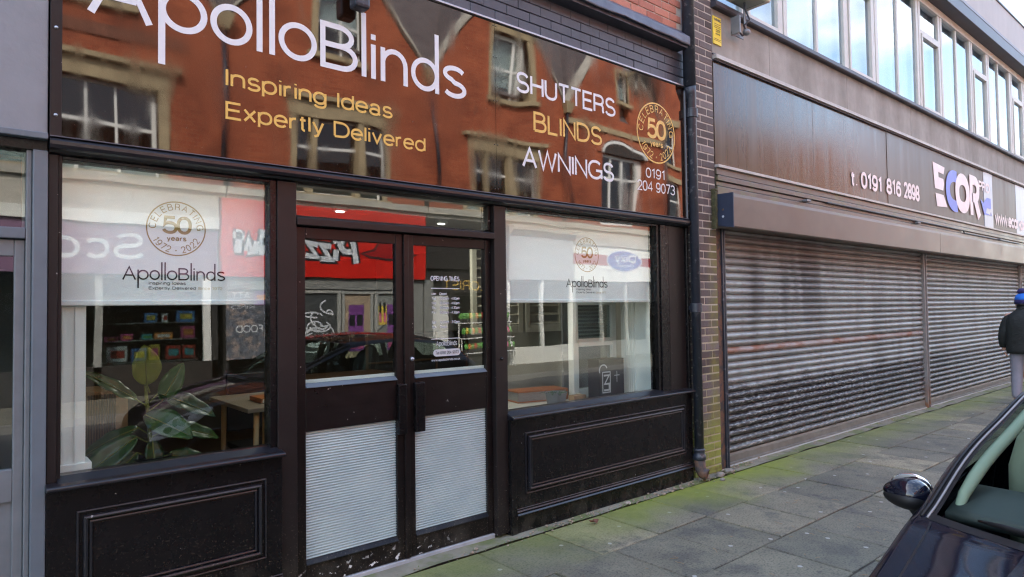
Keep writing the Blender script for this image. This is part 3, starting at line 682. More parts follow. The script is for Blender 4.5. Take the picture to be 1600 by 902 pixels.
# stall risers
def riser(x0, x1, zt, zb, raised, y=-.022):
    part(bx(x0, x1, y, .10, zb, zt - .03), 'stall_riser', bevel=.003)
    part(MB().ext_x([(.03, zt + .002), (-.066, zt - .010), (-.074, zt - .016), (-.074, zt - .030), (-.050, zt - .036), (.03, zt - .036)], x0 - .004, x1 + .004), 'riser_sill', gloss_black)
    a0, a1, b0, b1 = raised
    # bolection moulding: three stepped frames, mitred
    def bead(i0, i1, h):
        for (p, q) in (((a0 + i0, b1 - i0), (a1 - i0, b1 - i0)), ((a1 - i0, b1 - i0), (a1 - i0, b0 + i0)), ((a1 - i0, b0 + i0), (a0 + i0, b0 + i0)), ((a0 + i0, b0 + i0), (a0 + i0, b1 - i0))):
            d = Vector((q[0] - p[0], q[1] - p[1])).normalized(); n = Vector((d.y, -d.x)); w = i1 - i0
            P0, P1 = Vector(p), Vector(q); Q0, Q1 = P0 + (d + n) * w, P1 + (-d + n) * w
            M0, M1 = P0 + (d + n) * w * .5, P1 + (-d + n) * w * .5
            yy = y + .001
            vs = [(P0.x, yy, P0.y), (P1.x, yy, P1.y), (Q1.x, yy, Q1.y), (Q0.x, yy, Q0.y),
                  (P0.x + (d + n).x * w * .15, y - h * .8, P0.y + (d + n).y * w * .15), (P1.x + (-d + n).x * w * .15, y - h * .8, P1.y + (-d + n).y * w * .15),
                  (M0.x, y - h, M0.y), (M1.x, y - h, M1.y),
                  (Q0.x - (d + n).x * w * .15, y - h * .8, Q0.y - (d + n).y * w * .15), (Q1.x - (-d + n).x * w * .15, y - h * .8, Q1.y - (-d + n).y * w * .15)]
            MBs.add(vs, [(0, 1, 5, 4), (4, 5, 7, 6), (6, 7, 9, 8), (8, 9, 2, 3), (0, 4, 6, 8, 3), (1, 2, 9, 7, 5)])
    MBs = MB(); bead(0, .012, .010); bead(.026, .048, .020); bead(.050, .066, .012)
    part(MBs, 'panel_moulding', gloss_black, bevel=0)
    part(bx(a0 + .066, a1 - .066, y - .003, y + .01, b0 + .066, b1 - .066), 'raised_panel', bevel=.003)
riser(.317, 1.40, .866, 0, (.432, 1.312, .285, .722))
riser(3.064, 5.30, .864, 0, (3.205, 5.185, .272, .722))
for (za, zb_, h) in ((.150, .166, .016), (.128, .146, .026), (.172, .180, .008)):
    part(MB().ext_x([(-.02, za), (-.02 - h * .7, za), (-.02 - h, (za + zb_) / 2), (-.02 - h * .7, zb_), (-.02, zb_)], 3.115, 5.30), 'plinth_moulding', gloss_black, bevel=0)
    part(MB().ext_x([(-.02, za), (-.02 - h * .7, za), (-.02 - h, (za + zb_) / 2), (-.02 - h * .7, zb_), (-.02, zb_)], .317, 1.40), 'plinth_moulding', gloss_black, bevel=0)
part(bx(3.064, 3.112, -.034, -.0225, 0, .828), 'riser_stile', bevel=.003)
# transom and fanlight
part(MB().ext_x([(.12, 2.138), (-.012, 2.138), (-.012, 2.182), (.06, 2.204), (.12, 2.204)], 1.497, 2.958), 'transom_bar', brown_post)
part(bx(1.501, 2.954, .056, .062, 2.20, 2.386), 'fanlight_pane', door_glass, bevel=0)
part(bx(2.925, 2.957, .03, .11, 2.204, 2.384), 'fanlight_frame', bevel=.002)
part(bx(1.497, 2.958, .03, .30, -.02, .030), 'doorstep', M('door_threshold', (.34, .34, .35), .6, var=.2, vs=9))
# double doors
def door(x0, x1, gx0, gx1, side):
    d = MB(); y0, y1 = .042, .092
    leaf = MB(); leaf.box(x0, gx0, y0, y1, .034, 2.134); leaf.box(gx1, x1, y0, y1, .034, 2.134)
    leaf.box(gx0, gx1, y0 + .0015, y1 - .001, 2.066, 2.134); leaf.box(gx0, gx1, y0 + .0015, y1 - .001, .93, 1.186); leaf.box(gx0, gx1, y0 + .0015, y1 - .001, .034, .160)
    dr = leaf.build('door', door_paint, front, bevel=.004)
    bx(gx0 - .004, gx1 + .004, .062, .068, 1.19, 2.07).build('door_pane', door_glass, dr)
    MB().ext_x([(.066, 1.187), (.030, 1.187), (.030, 1.190), (.066, 1.212)], gx0, gx1).build('glazing_bead', bluegrey, dr)
    bx(gx0, gx1, .070, .076, 1.205, 1.232).build('white_sill_strip', white_paint, dr)
    MB().ext_x([(.066, .161), (.030, .161), (.030, .165), (.066, .188)], gx0, gx1).build('glazing_bead', gloss_black, dr)
    rb = MB(); n = 46; z0, z1 = .183, .926; pitch = (z1 - z0) / n; prof = []
    for i in range(n):
        z = z0 + i * pitch; prof += [(.070, z), (.061, z + pitch * .25), (.059, z + pitch * .45), (.061, z + pitch * .72)]
    prof += [(.066, z1), (.072, z1), (.072, z0)]
    vs = [(gx0 - .002, a, b) for a, b in prof] + [(gx1 + .002, a, b) for a, b in prof]; m = len(prof)
    rb.add(vs, [(i, i + 1, m + i + 1, m + i) for i in range(m - 1)]); rb.build('ribbed_panel', ribbed_white, dr)
    hx0, hx1 = (2.168, 2.228) if side == 'L' else (2.292, 2.366)
    bx(hx0, hx1, .004, .0415, .838, 1.160).build('door_handle', black_paint, dr, bevel=.006)
    return dr
dl = door(1.500, 2.2505, 1.566, 2.172, 'L')
dr_ = door(2.2545, 2.955, 2.308, 2.904, 'R')
bx(2.224, 2.262, .026, .0415, .036, 2.132).build('meeting_bead', door_paint, dl, bevel=.003)
MB().lathe([(0, -.012), (.012, -.011), (.014, 0), (.014, .012)], (2.283, .034, 1.315), 16, 'y').build('lock_cylinder', alu, dr_, smooth=True)
MB().lathe([(0, -.008), (.010, -.007), (.012, .012)], (3.010, -.006, 1.275), 14, 'y').build('bell_push', black_paint, front, smooth=True)
# opening times on the right leaf, on the outer face of the glass
yg = .0615
def gl(t, x0, x1, z, h, w=.16, m=white_frost): return lettering(t, x0, x1, z, z + h, yg, m, dr_, w=w, gap=.22)
gl('OPENING TIMES', 2.452, 2.690, 1.832, .034, .18)
bx(2.453, 2.690, .0605, .0614, 1.778, 1.784).build('printed_rule', white_frost, dr_)
for i, (a, b) in enumerate((('Mon', 'Closed'), ('Tue', '10:00am - 4:00pm'), ('Wed', '10:00am - 4:00pm'), ('Thu', '10:00am - 4:30pm'), ('Fri', '10:00am - 4:30pm'), None or ('Sat', '10:00am - 2:00pm'), ('Sun', 'Closed'))):
    z = 1.735 - i * .032 - (.034 if i > 4 else 0)
    gl(a, 2.458, 2.494, z, .019, .17); gl(b, 2.522, 2.58 if len(b) < 8 else 2.688, z, .019, .17)
bx(2.452, 2.690, .0605, .0614, 1.434, 1.439).build('printed_rule', white_frost, dr_)
gl('ApolloBlinds', 2.492, 2.664, 1.388, .034, .1)
mb = MB(); pts = [(2.495 + .028 * math.cos(R(a)), 1.341 + .024 * math.sin(R(a))) for a in range(90, 271, 15)] + [(2.665 + .028 * math.cos(R(a)), 1.341 + .024 * math.sin(R(a))) for a in range(-90, 91, 15)]
mb.ext_y(pts, .0605, .0614); mb.build('printed_pill', white_frost, dr_)
lettering('Tel 0191 204 9073', 2.484, 2.676, 1.330, 1.352, .0605, black_print, dr_, w=.13)
gl('www.apolloblinds.co.uk', 2.452, 2.690, 1.285, .017, .16)

# ================================================================== FASCIA SIGN
sign = thing('fascia_sign', 'long glossy brown fascia sign over the black shopfront with big white shop name', 'sign', (2.8, -.03, 2.46))
bx(.3645, 2.9635, -.030, .02, 2.464, 3.716).build('sign_panel', sign_gloss, sign)
bx(2.9665, 5.272, -.030, .02, 2.464, 3.716).build('sign_panel', sign_gloss, sign)
bx(.3645, 5.276, -.048, .02, 3.717, 3.731).build('top_trim', alu, sign, bevel=.002)
bx(5.2735, 5.280, -.040, .02, 2.464, 3.716).build('end_trim', alu, sign)
bx(.318, .3635, -.042, .02, 2.462, 3.731).build('end_board', brown_post, sign, bevel=.002)
for z in (2.56, 2.97, 3.38): MB().lathe([(0, -.005), (.007, -.004), (.009, .004)], (.340, -.044, z), 12, 'y').build('screw', alu, sign, smooth=True)
for x in (2.952, 2.978):
    for z in (2.50, 2.82, 3.14, 3.46, 3.69): MB().lathe([(0, -.003), (.004, -.002), (.005, .003)], (x, -.031, z), 8, 'y').build('screw', black_print, sign)
ys = -.0305
logotype(.467, 2.700, 3.088, 3.490, ys, white_vinyl, sign)
lettering('Inspiring Ideas', 1.091, 2.116, 2.856, 2.956, ys, gold_vinyl, sign, w=.14, gap=.18)
lettering('Expertly Delivered', 1.093, 2.364, 2.679, 2.776, ys, gold_vinyl, sign, w=.14, gap=.18)
lettering('SHUTTERS', 3.162, 4.276, 3.250, 3.408, ys, white_vinyl, sign, w=.135, gap=.19)
lettering('BLINDS', 3.330, 4.098, 2.978, 3.134, ys, gold_vinyl, sign, w=.135, gap=.19)
lettering('AWNINGS', 3.210, 4.242, 2.690, 2.850, ys, white_vinyl, sign, w=.135, gap=.17)
lettering('0191', 4.668, 4.950, 2.786, 2.878, ys, white_vinyl, sign, w=.12, gap=.16)
lettering('204 9073', 4.550, 5.092, 2.664, 2.757, ys, white_vinyl, sign, w=.12, gap=.16)
def badge(cx, cz, d, y, mat, parent, sx=1.0):
    r = d / 2; ring_mark(cx, cz, r - d * .012, d * .022, y, mat, parent, sx)
    arc_text('CELEBRATING', cx, cz, r * .69, 90, 190, r * .215, y, mat, parent, w=.13, sx=sx)
    arc_text('1972 • 2022', cx, cz, r * .68, -90, 128, r * .215, y, mat, parent, w=.13, top=False, sx=sx)
    lettering('50', cx - r * .50 * sx, cx + r * .52 * sx, cz - r * .20, cz + r * .46, y, mat, parent, w=.17, gap=.10)
    lettering('years', cx - r * .33 * sx, cx + r * .33 * sx, cz - r * .45, cz - r * .27, y, mat, parent, w=.2, gap=.24, cap=1)
badge(4.832, 3.207, .555, ys, gold_vinyl, sign)
lamp = thing('sign_floodlight', 'black floodlight head hanging over the top of the brown sign', 'light', (1.84, -.1, 3.9))
bx(1.795, 1.895, -.17, -.075, 3.455, 3.74).build('lamp_head', iron_black, lamp, bevel=.018)
MB().tube([(1.845, -.12, 3.74), (1.845, -.12, 3.92), (1.845, .02, 3.92)], .014, 10).build('arm', iron_black, lamp, smooth=True)

# ================================================================== ROLLER BLINDS
def blind(x0, x1, barx0, barx1, label, y=.115):
    b = thing('roller_blind', label, 'blind', ((x0 + x1) / 2, y, 2.40), 'printed roller blinds in the shop windows')
    bx(x0, x1, y, y + .0012, 1.705, 2.40).build('fabric', blind_fabric, b)
    MB().tube([(x0, y + .02, 2.41), (x1, y + .02, 2.41)], .022, 14).build('roller', white_paint, b, smooth=True)
    bx(barx0, barx1, y - .010, y + .010, 1.678, 1.706).build('bottom_bar', blind_bar, b, bevel=.006)
    return b
b1 = blind(.362, 1.395, .362, 1.395, 'printed white roller blind half lowered in the left window beside the plant')
badge(.889, 2.085, .292, .1145, gold_dark, b1)
logotype(.638, 1.135, 1.8105, 1.9045, .1145, black_print, b1)
lettering('Inspiring Ideas', .757, .934, 1.786, 1.803, .1145, black_print, b1, w=.13)
lettering('Expertly Delivered', .757, .985, 1.761, 1.777, .1145, black_print, b1, w=.13)
lettering('Since 1972', .995, 1.121, 1.7605, 1.776, .1145, gold_pale, b1, w=.13)
b2 = blind(3.066, 4.902, 3.066, 4.93, 'printed white roller blind half lowered in the right window above the black carton')
badge(4.046, 2.080, .292, .1145, gold_dark, b2)
logotype(3.797, 4.296, 1.8055, 1.8995, .1145, black_print, b2)
lettering('Inspiring Ideas', 3.914, 4.09, 1.781, 1.798, .1145, black_print, b2, w=.13)
lettering('Expertly Delivered', 3.914, 4.142, 1.756, 1.772, .1145, black_print, b2, w=.13)
lettering('Since 1972', 4.152, 4.276, 1.7555, 1.771, .1145, gold_pale, b2, w=.13)

# ================================================================== LEFT NEIGHBOUR
nb = thing('grey_shopfront', 'neighbouring shop with lavender fascia and blue grey door at the left edge', 'shopfront', (-.7, 0, 0))
bx(-1.8, .312, -.028, .20, 2.470, 3.9).build('fascia_board', lavender, nb, bevel=.004)
bx(-1.8, .312, -.055, .10, 2.440, 2.4695).build('fascia_ledge', bluegrey, nb, bevel=.004)
bx(-1.8, .312, -.01, .20, 2.395, 2.44).build('head_rail', black_paint, nb)
bx(.258, .3155, -.020, .16, 0, 2.394).build('post', bluegrey, nb, bevel=.005)
bx(.236, .2575, .006, .16, 0, 2.394).build('post', bluegrey_l, nb, bevel=.004)
bx(-1.8, .2355, .006, .12, 1.985, 2.035).build('transom_bar', bluegrey, nb, bevel=.004)
bx(-1.8, .2355, .04, .046, 2.03, 2.395).build('fanlight_pane', door_glass, nb)
gd = MB(); gd.box(.196, .235, .03, .08, .03, 1.98); gd.box(-.62, .196, .031, .079, 1.905, 1.98); gd.box(-.62, .196, .031, .079, .03, .18); gd.box(-.62, .196, .031, .079, .80, .945); gd.box(-.66, -.62, .03, .08, .03, 1.98)
gdo = gd.build('door', bluegrey_l, nb, bevel=.004)
bx(-.62, .197, .05, .056, .94, 1.91).build('door_pane', door_glass, gdo)
bx(-.62, .197, .045, .06, .17, .81).build('door_panel', bluegrey_l, gdo)
bx(-1.8, -.66, .03, .12, 0, 1.985).build('shop_wall', bluegrey_l, nb)
bx(-8, .30, .36, 9, -.1, 8.3).build('wall', far_brick, nb); bx(-.66, .235, .30, .34, 0, 2.4).build('unlit_room_sheet', far_dark, nb)  # dark sheet added behind the door glass in place of an unlit room
bx(-8, .30, .02, .30, 3.91, 8.3).build('upper_wall', far_brick, nb)
bx(-8, -1.8, .0, .30, -.1, 3.905).build('shop_wall', bluegrey_l, nb)

# ================================================================== BRICK PILLAR between the shops
pil = thing('brick_pillar', 'dark brown brick pier stained green at its foot between the two shops', 'pillar', (5.6, 0, 0))
bx(5.366, 5.806, .0035, .40, 0, 8.0).build('mortar_core', mortar, pil)
for c in range(66):
    z = .005 + c * .075
    cuts = [(5.362, .215), (5.587, .2225)] if c % 2 == 0 else [(5.362, .1025), (5.4745, .215), (5.6995, .110)]
    for x, w in cuts: lay('pillar', dark_brick, w, pil, x, .0, z, h=.0635)
bx(5.362, 5.809, -.004, .40, 4.96, 8.0).build('upper_brickwork', far_brick, pil)

# drainpipe
dp = thing('drainpipe', 'black iron drainpipe with bracket and angled shoe against the brick pier', 'drainpipe', (5.34, -.07, 0))
MB().tube([(5.300, -.075, 8.0), (5.300, -.075, 3.72)], .058, 20).build('upper_pipe', iron_black, dp, smooth=True)
MB().tube([(5.302, -.075, 3.72), (5.318, -.072, 3.66), (5.334, -.068, 3.60), (5.334, -.068, .27)], [.057, .05, .043, .043], 18).build('lower_pipe', iron_black, dp, smooth=True)
for z in (3.47, 1.62): MB().lathe([(.044, -.045), (.056, -.04), (.056, .04), (.044, .045)], (5.334, -.068, z), 18).build('collar', iron_black, dp, smooth=False); 
for z in (3.47, 1.62): bx(5.300, 5.395, -.04, .0, z - .02, z + .02).build('bracket', iron_black, dp, bevel=.003)
MB().lathe([(.045, 0), (.060, .012), (.060, .05), (.050, .06), (.050, .09), (.056, .10), (.044, .115)], (5.334, -.068, .19), 18).build('collar', iron_black, dp, smooth=True)
MB().tube([(5.334, -.068, .22), (5.335, -.072, .12), (5.342, -.095, .075), (5.358, -.135, .062)], [.047, .048, .050, .053], 18, cap=False).build('outlet_shoe', iron_rust, dp, smooth=True, solid=.008)
cb = MB().tube([(5.40, -.012, 1.95), (5.408, -.014, 1.75), (5.392, -.016, 1.60), (5.40, -.012, 1.45)], .004, 6); tag(cb.build('cable', iron_black, smooth=True), 'thin black cable hanging beside the drainpipe', 'cable')

# ================================================================== SHUTTERED BUILDING
XE = 24.0
ec = thing('concrete_building', 'two storey concrete building with a long upper window band over closed shutters', 'building', (12, 0, 0))
XB = [5.81, 6.95, 8.95, 11.2, 13.5, 15.8, 18.1, 20.4, XE]
for a, b in zip(XB, XB[1:]): bx(a + .002, b - .002, .0, .30, 4.192, 4.655).build('concrete_panel', concrete, ec, bevel=.004)
bx(5.81, XE, .05, .35, 4.15, 4.75).build('concrete_core', mortar_dark, ec)
MB().ext_x([(.15, 4.66), (-.045, 4.658), (-.058, 4.672), (-.058, 4.715), (.115, 4.806), (.15, 4.806)], 5.812, XE).build('window_cill', navy_metal, ec)
bx(5.81, XE, .0, .6, 6.985, 7.78).build('parapet', render_wall, ec)
bx(5.80, XE, -.02, .62, 7.781, 7.82).build('coping', navy_metal, ec)
bx(5.811, XE, -.118, .30, 6.722, 6.984).build('eaves_fascia', navy_metal, ec, bevel=.006)
bx(5.811, XE, -.125, -.02, 6.930, 6.985).build('eaves_capping', M('grey_eaves_capping', (.16, .15, .165), .5, var=.1), ec, bevel=.004)
bx(5.81, XE, 5.5, 5.6, 0, 7.7).build('back_wall', render_wall, ec)
bx(5.81, XE, .4, 5.5, 4.45, 4.75).build('floor', ceiling_mat, ec)
bx(5.81, XE, .3, 5.5, 6.90, 6.98).build('roof', ceiling_mat, ec)
bx(5.81, 5.86, .3, 5.5, 0, 7.7).build('side_wall', render_wall, ec)
bx(XE - .05, XE, .3, 5.5, 0, 7.7).build('side_wall', render_wall, ec)
# windows: posts at measured spacing; every third light opens (sash with transom)
posts = [(5.815, .05), (6.62, .10), (7.49, .20), (8.385, .06), (9.22, .13), (10.20, .22), (11.095, .06), (11.98, .20), (13.02, .20), (13.90, .07), (14.73, .18), (15.79, .20), (16.555, .07), (17.46, .22), (18.48, .20), (19.35, .07), (20.20, .20), (21.2, .2), (22.1, .07), (23.0, .2), (23.97, .06)]
opening = {1, 4, 7, 10, 13, 16}
gtint = []
for i, (xc, w) in enumerate(posts):
    if w < .15: bx(xc - w / 2, xc + w / 2, .10 + (.012 if w < .1 else 0), .19, 4.806, 6.60).build('window_post', cream_paint, ec, bevel=.006)
    else:
        bx(xc - w / 2, xc - .010, .102, .19, 4.806, 6.60).build('window_post', cream_paint, ec, bevel=.006); bx(xc + .010, xc + w / 2, .100, .19, 4.806, 6.60).build('window_post', cream_paint, ec, bevel=.006)
        bx(xc - .011, xc + .011, .125, .18, 4.806, 6.60).build('joint_seal', navy_metal, ec)
    if i == len(posts) - 1: break
    x0 = xc + w / 2; x1 = posts[i + 1][0] - posts[i + 1][1] / 2
    if i in opening:
        z1 = 6.07; f = .045
        sash = MB(); sash.box(x0 + .012, x0 + .012 + f, .085, .17, 4.83, z1); sash.box(x1 - .012 - f, x1 - .012, .085, .17, 4.83, z1); sash.box(x0 + .012 + f, x1 - .012 - f, .086, .169, 4.83, 4.83 + f); sash.box(x0 + .012 + f, x1 - .012 - f, .086, .169, z1 - f, z1)
        so = sash.build('window_sash', cream_paint, ec, bevel=.004)
        bx(x0 + .05, x1 - .05, .125, .131, 4.87, z1 - .04).build('pane', upper_glass, so)
        bx(x0, x1, .102, .19, z1 + .012, z1 + .075).build('window_transom', cream_paint, ec, bevel=.004)
        bx(x0 - .01, x1 + .01, .135, .141, z1 + .07, 6.605).build('pane', upper_glass, ec)
    else:
        bx(x0 - .01, x1 + .01, .135, .141, 4.80, 6.605).build('pane', upper_glass, ec)
bx(5.811, XE, .09, .20, 6.60, 6.721).build('window_head', cream_paint, ec, bevel=.005)
bx(5.811, XE, .095, .19, 4.800, 4.830).build('window_bottom_rail', cream_paint, ec, bevel=.003)
# pale blue sheet added behind the upper glass to brighten it
bx(5.87, XE - .1, .26, .28, 4.76, 6.72).build('glass_brightening_sheet', M('pale_blue_backing', (.55, .62, .68), .9, var=.1, vs=1.2, stretch=(2.5, 1, .2)), ec)
# trims round the sign
tr = MB(); tr.ext_x([(.05, 4.112), (-.030, 4.112), (-.030, 4.128), (.05, 4.128)], 5.812, XE); tr.build('sign_head_bead', navy_metal, ec)
MB().ext_x([(.05, 4.129), (-.050, 4.129), (-.050, 4.170), (.05, 4.178)], 5.812, XE).build('sign_head_trim', pale_strip, ec, bevel=.003)
MB().ext_x([(.05, 4.179), (-.012, 4.179), (-.012, 4.191), (.05, 4.191)], 5.812, XE).build('sign_head_bead', navy_metal, ec)
MB().ext_x([(.05, 3.026), (-.045, 3.026), (-.045, 3.054), (.05, 3.060)], 5.812, XE).build('sign_foot_trim', pale_strip, ec, bevel=.003)
for (z0, z1, y) in ((2.955, 3.024, -.018), (2.895, 2.948, -.030), (2.845, 2.888, -.012), (2.735, 2.838, -.024)):
    bx(5.812, XE, y, .05, z0, z1).build('casing_board', brown_box, ec, bevel=.004)
bx(5.812, XE, .0, .05, 2.70, 3.03).build('casing_back', mortar_dark, ec)
for x in (7.6, 11.15, 15.5): bx(x, x + .10, -.075, -.02, 2.846, 2.872).build('cable_clip', grey_steel, ec, bevel=.004)
MB().tube([(8.2, -.035, 2.892), (11.2, -.036, 2.89), (13.4, -.036, 2.892), (13.45, -.036, 2.85), (17, -.036, 2.85)], .010, 6).build('cable', iron_black, ec)
# long sign
es = thing('long_sign', 'long weathered bronze sign with white phone number above the shutters', 'sign', (12, 0, 3.06))
PX = [5.812, 7.938, 10.198, 12.49, 14.785]
for a, b in zip(PX, PX[1:]): bx(a + .003, b - .003, -.006 + random.uniform(-.003, .003), .05, 3.058, 4.110).build('sign_panel', brown_panel, es)
bx(14.788, 15.34, -.010, .05, 3.058, 4.110).build('sign_panel', sky_pale_panel, es)
bx(15.346, 17.02, -.006, .05, 3.058, 4.110).build('sign_panel', brown_panel, es)
bx(17.026, 19.3, -.008, .05, 3.058, 4.110).build('sign_panel', sky_pale_panel, es)
bx(19.306, XE, -.006, .05, 3.058, 4.110).build('sign_panel', brown_panel, es)
ye = -.0125
lettering('t.', 8.945, 9.17, 3.190, 3.405, ye, letter_pale, es, w=.20, gap=.16)
lettering('0191', 9.27, 9.985, 3.190, 3.420, ye, letter_pale, es, w=.20, gap=.20)
lettering('816', 10.13, 10.68, 3.200, 3.435, ye, letter_pale, es, w=.20, gap=.20)
lettering('2898', 10.79, 11.42, 3.205, 3.455, ye, letter_pale, es, w=.20, gap=.20)
def flat(poly, y, name, mat, parent, d=.002): return MB().ext_y(poly, y - d, y).build(name, mat, parent)
# E in two slices, C, O, R
flat([(12.06, 3.925), (12.62, 3.895), (12.56, 3.775), (12.30, 3.785), (12.315, 3.70), (12.545, 3.695), (12.57, 3.615), (12.52, 3.50), (12.13, 3.50)], ye, 'letter', letter_pale, es)
flat([(12.145, 3.425), (12.53, 3.425), (12.70, 3.235), (12.205, 3.21)], ye, 'letter', letter_pale, es)
mb = MB(); ribbon(mb, arc(13.12, 3.55, .36, .26, 75, 285), .20, False, lambda a, b, l: (a, ye - .001, b)); mb.build('letter', blue_letter, es)
mb = MB(); ribbon(mb, ring(13.53, 3.555, .29, .25)[1], .20, True, lambda a, b, l: (a, ye - .0015, b)); mb.build('letter', letter_pale, es)
mb = MB(); ribbon(mb, [(14.02, 3.215), (14.02, 3.86), (14.22, 3.86)] + arc(14.22, 3.70, .19, .16, 90, -90) + [(14.06, 3.54)], .17, False, lambda a, b, l: (a, ye - .001, b)); ribbon(mb, [(14.24, 3.52), (14.46, 3.20)], .20, False, lambda a, b, l: (a, ye - .0012, b)); mb.build('letter', letter_pale, es)
lettering('PRO', 14.47, 15.16, 3.71, 3.90, ye, letter_pale, es, w=.20, gap=.16)
flat([(14.55, 3.56), (14.72, 3.50), (14.95, 3.62), (15.20, 3.62), (15.20, 3.42), (14.93, 3.42), (14.86, 3.32), (15.18, 3.30), (15.18, 3.36), (15.24, 3.30), (14.76, 3.28)], ye, 'emblem', blue_letter, es)
lettering('www.ecor-pro', 15.44, 17.9, 3.155, 3.42, ye, letter_pale, es, w=.23, gap=.12)
# yellow notice and lamp
wsn = thing('warning_notice', 'yellow warning notice fixed on the concrete beside the brick pier', 'sign', (5.88, -.01, 4.3))
bx(5.822, 5.968, -.012, -.001, 4.292, 4.578).build('plate', yellow_sign, wsn, bevel=.002)
lettering('WARNING', 5.832, 5.958, 4.530, 4.560, -.013, black_print, wsn, w=.2)
bx(5.829, 5.961, -.0135, -.0122, 4.574, 4.5745).build('rule', black_print, wsn)
lettering('CCTV', 5.868, 5.945, 4.418, 4.448, -.013, black_print, wsn, w=.2)
lettering('cameras', 5.858, 5.940, 4.392, 4.410, -.013, black_print, wsn, w=.18)
for z in (4.50, 4.48, 4.462, 4.345, 4.33): bx(5.835, 5.955, -.0135, -.0122, z, z + .004).build('printed_line', black_print, wsn)
fl = thing('floodlight', 'cream floodlight on a cable draped bracket above the yellow notice', 'light', (6.2, -.1, 4.6))
FB = MB(); FB.box(6.00, 6.46, -.30, -.02, 4.785, 4.93); FB.build('lamp_housing', flood_mat, fl, bevel=.02)
bx(6.10, 6.38, -.27, -.05, 4.778, 4.786).build('lamp_glass', opp_glass, fl)
bx(6.07, 6.09, -.16, -.058, 4.42, 4.60).build('bracket_plate', grey_steel, fl); bx(6.07, 6.30, -.07, -.0585, 4.43, 4.46).build('bracket_plate', grey_steel, fl)
MB().tube([(6.24, -.12, 4.79), (6.24, -.12, 4.46)], .014, 8).build('bracket', grey_steel, fl)
MB().tube([(6.26, -.11, 4.80), (6.19, -.15, 4.70), (6.27, -.16, 4.60), (6.20, -.13, 4.53), (6.29, -.12, 4.48), (6.22, -.10, 4.44), (6.16, -.08, 4.50)], .010, 7).build('cable', iron_black, fl, smooth=True)
MB().ellipsoid((6.25, -.13, 4.475), (.045, .04, .035), 10, 7).build('junction_box', grey_steel, fl, smooth=True)
# shutter box
sb = thing('shutter_box', 'long brown shutter housing with a dark blue end cap over the shutters', 'shutter box', (11, -.1, 2.41))
for a, b in ((5.784, 11.62), (11.626, 17.3), (17.306, XE)):
    MB().ext_x([(.05, 2.738), (-.213, 2.732), (-.217, 2.70), (-.213, 2.412), (-.20, 2.400), (-.02, 2.405), (-.02, 2.44), (.05, 2.44)], a, b).build('housing', brown_box, sb, bevel=.003)
navy_cap = M('navy_end_cap', (.018, .026, .050), .5, var=.2)
MB().ext_x([(.0, 2.745), (-.218, 2.742), (-.218, 2.398), (.0, 2.44)], 5.770, 5.7835).build('end_cap', navy_cap, sb)
for z, m in ((2.585, iron_rust), (2.515, silver_print)): MB().lathe([(0, -.004), (.011, -.003), (.012, .003)], (0, 0, 0), 10, 'y').build('bolt', m, sb).location = (5.768, -.105, z)
for o in sb.children:
    if o.name.startswith('bolt'): o.rotation_euler = (0, 0, -math.pi / 2)
mb = MB(); mb.grid(lambda u, v: (5.745 + .004 * mnoise.noise(Vector((u * 9, v * 30, 2))), -.005 - .045 * u + .008 * mnoise.noise(Vector((u * 9, v * 22, 0))), 2.40 + .40 * v), 6, 30)
mb.build('mossy_bracket', M('mossy_bracket_mat', (.07, .068, .03), .9, var=.5, vs=25, bump=.006, bs=40), sb, solid=.035)
# shutters
bays = [(5.985, 11.585), (11.715, 17.245), (17.375, XE - .1)]
labels = ['grime streaked grey roller shutter with a rusty slat next to the brick pier', 'grey roller shutter behind the walking person, between two guide rails', 'far roller shutter mostly out of frame past the last guide rail']
PITCH = .0772
sp = []
for k in range(9):
    t = k / 8; sp.append((.066 - .019 * math.sin(math.pi * t) ** .75, .014 + t * .052))
prof = [(.100, .0), (.100, .007), (.070, .010)] + sp + [(.068, .0665), (.064, .068), (.064, .0725), (.070, .074), (.100, .0772)]
for bi, (a, b) in enumerate(bays):
    sh = thing('roller_shutter', labels[bi], 'roller shutter', ((a + b) / 2, .08, 0), 'closed roller shutters in a row')
    mbp = MB(); n = len(prof)
    mbp.add([(a, y, z) for y, z in prof] + [(b, y, z) for y, z in prof], [(i, i + 1, n + i + 1, n + i) for i in range(n - 1)])
    p0 = None
    for k in range(30):
        if p0 is None: p0 = mbp.build('slat', slat_mat, sh, smooth=False); o = p0
        else:
            o = p0.copy(); COL.objects.link(o)
            if bi == 0 and k == 13:
                o.data = p0.data.copy(); o.data.materials.clear(); o.data.materials.append(rust_mat); o['label'] = 'rust brown slat'
        o.location = (0, random.uniform(-.0015, .0015), .125 + k * PITCH)
    MB().ext_x([(.10, .012), (.045, .012), (.045, .03), (.058, .034), (.058, .10), (.066, .124), (.10, .124)], a - .01, b + .01).build('bottom_bar', base_bar, sh)
    bx(a - .01, b + .01, .030, .10, .0, .012).build('bottom_lip', M('pale_lip%d' % bi, (.40, .40, .37), .6, var=.2), sh)
for i, x in enumerate((5.955, 11.65, 17.31)):
    g = thing('guide_rail', ['dark steel shutter guide rail beside the brick pier', 'rust footed steel guide rail between the two nearest shutters', 'steel guide rail beyond the walking person'][i], 'guide rail', (x, .05, 0), 'steel guide rails beside the shutters')
    w = .028 if i == 0 else .062
    bx(x - w, x - w + .022, .012, .12, 0, 2.43).build('rail', rail_mat if i else iron_black, g, bevel=.003); bx(x + w - .022, x + w, .012, .12, 0, 2.43).build('rail', rail_mat if i else iron_black, g, bevel=.003)
    bx(x - w + .022, x + w - .022, .030, .12, 0, 2.43).build('web', rail_mat, g)
bx(5.812, 5.925, .03, .3, 0, 2.45).build('door_jamb', iron_rust, ec)

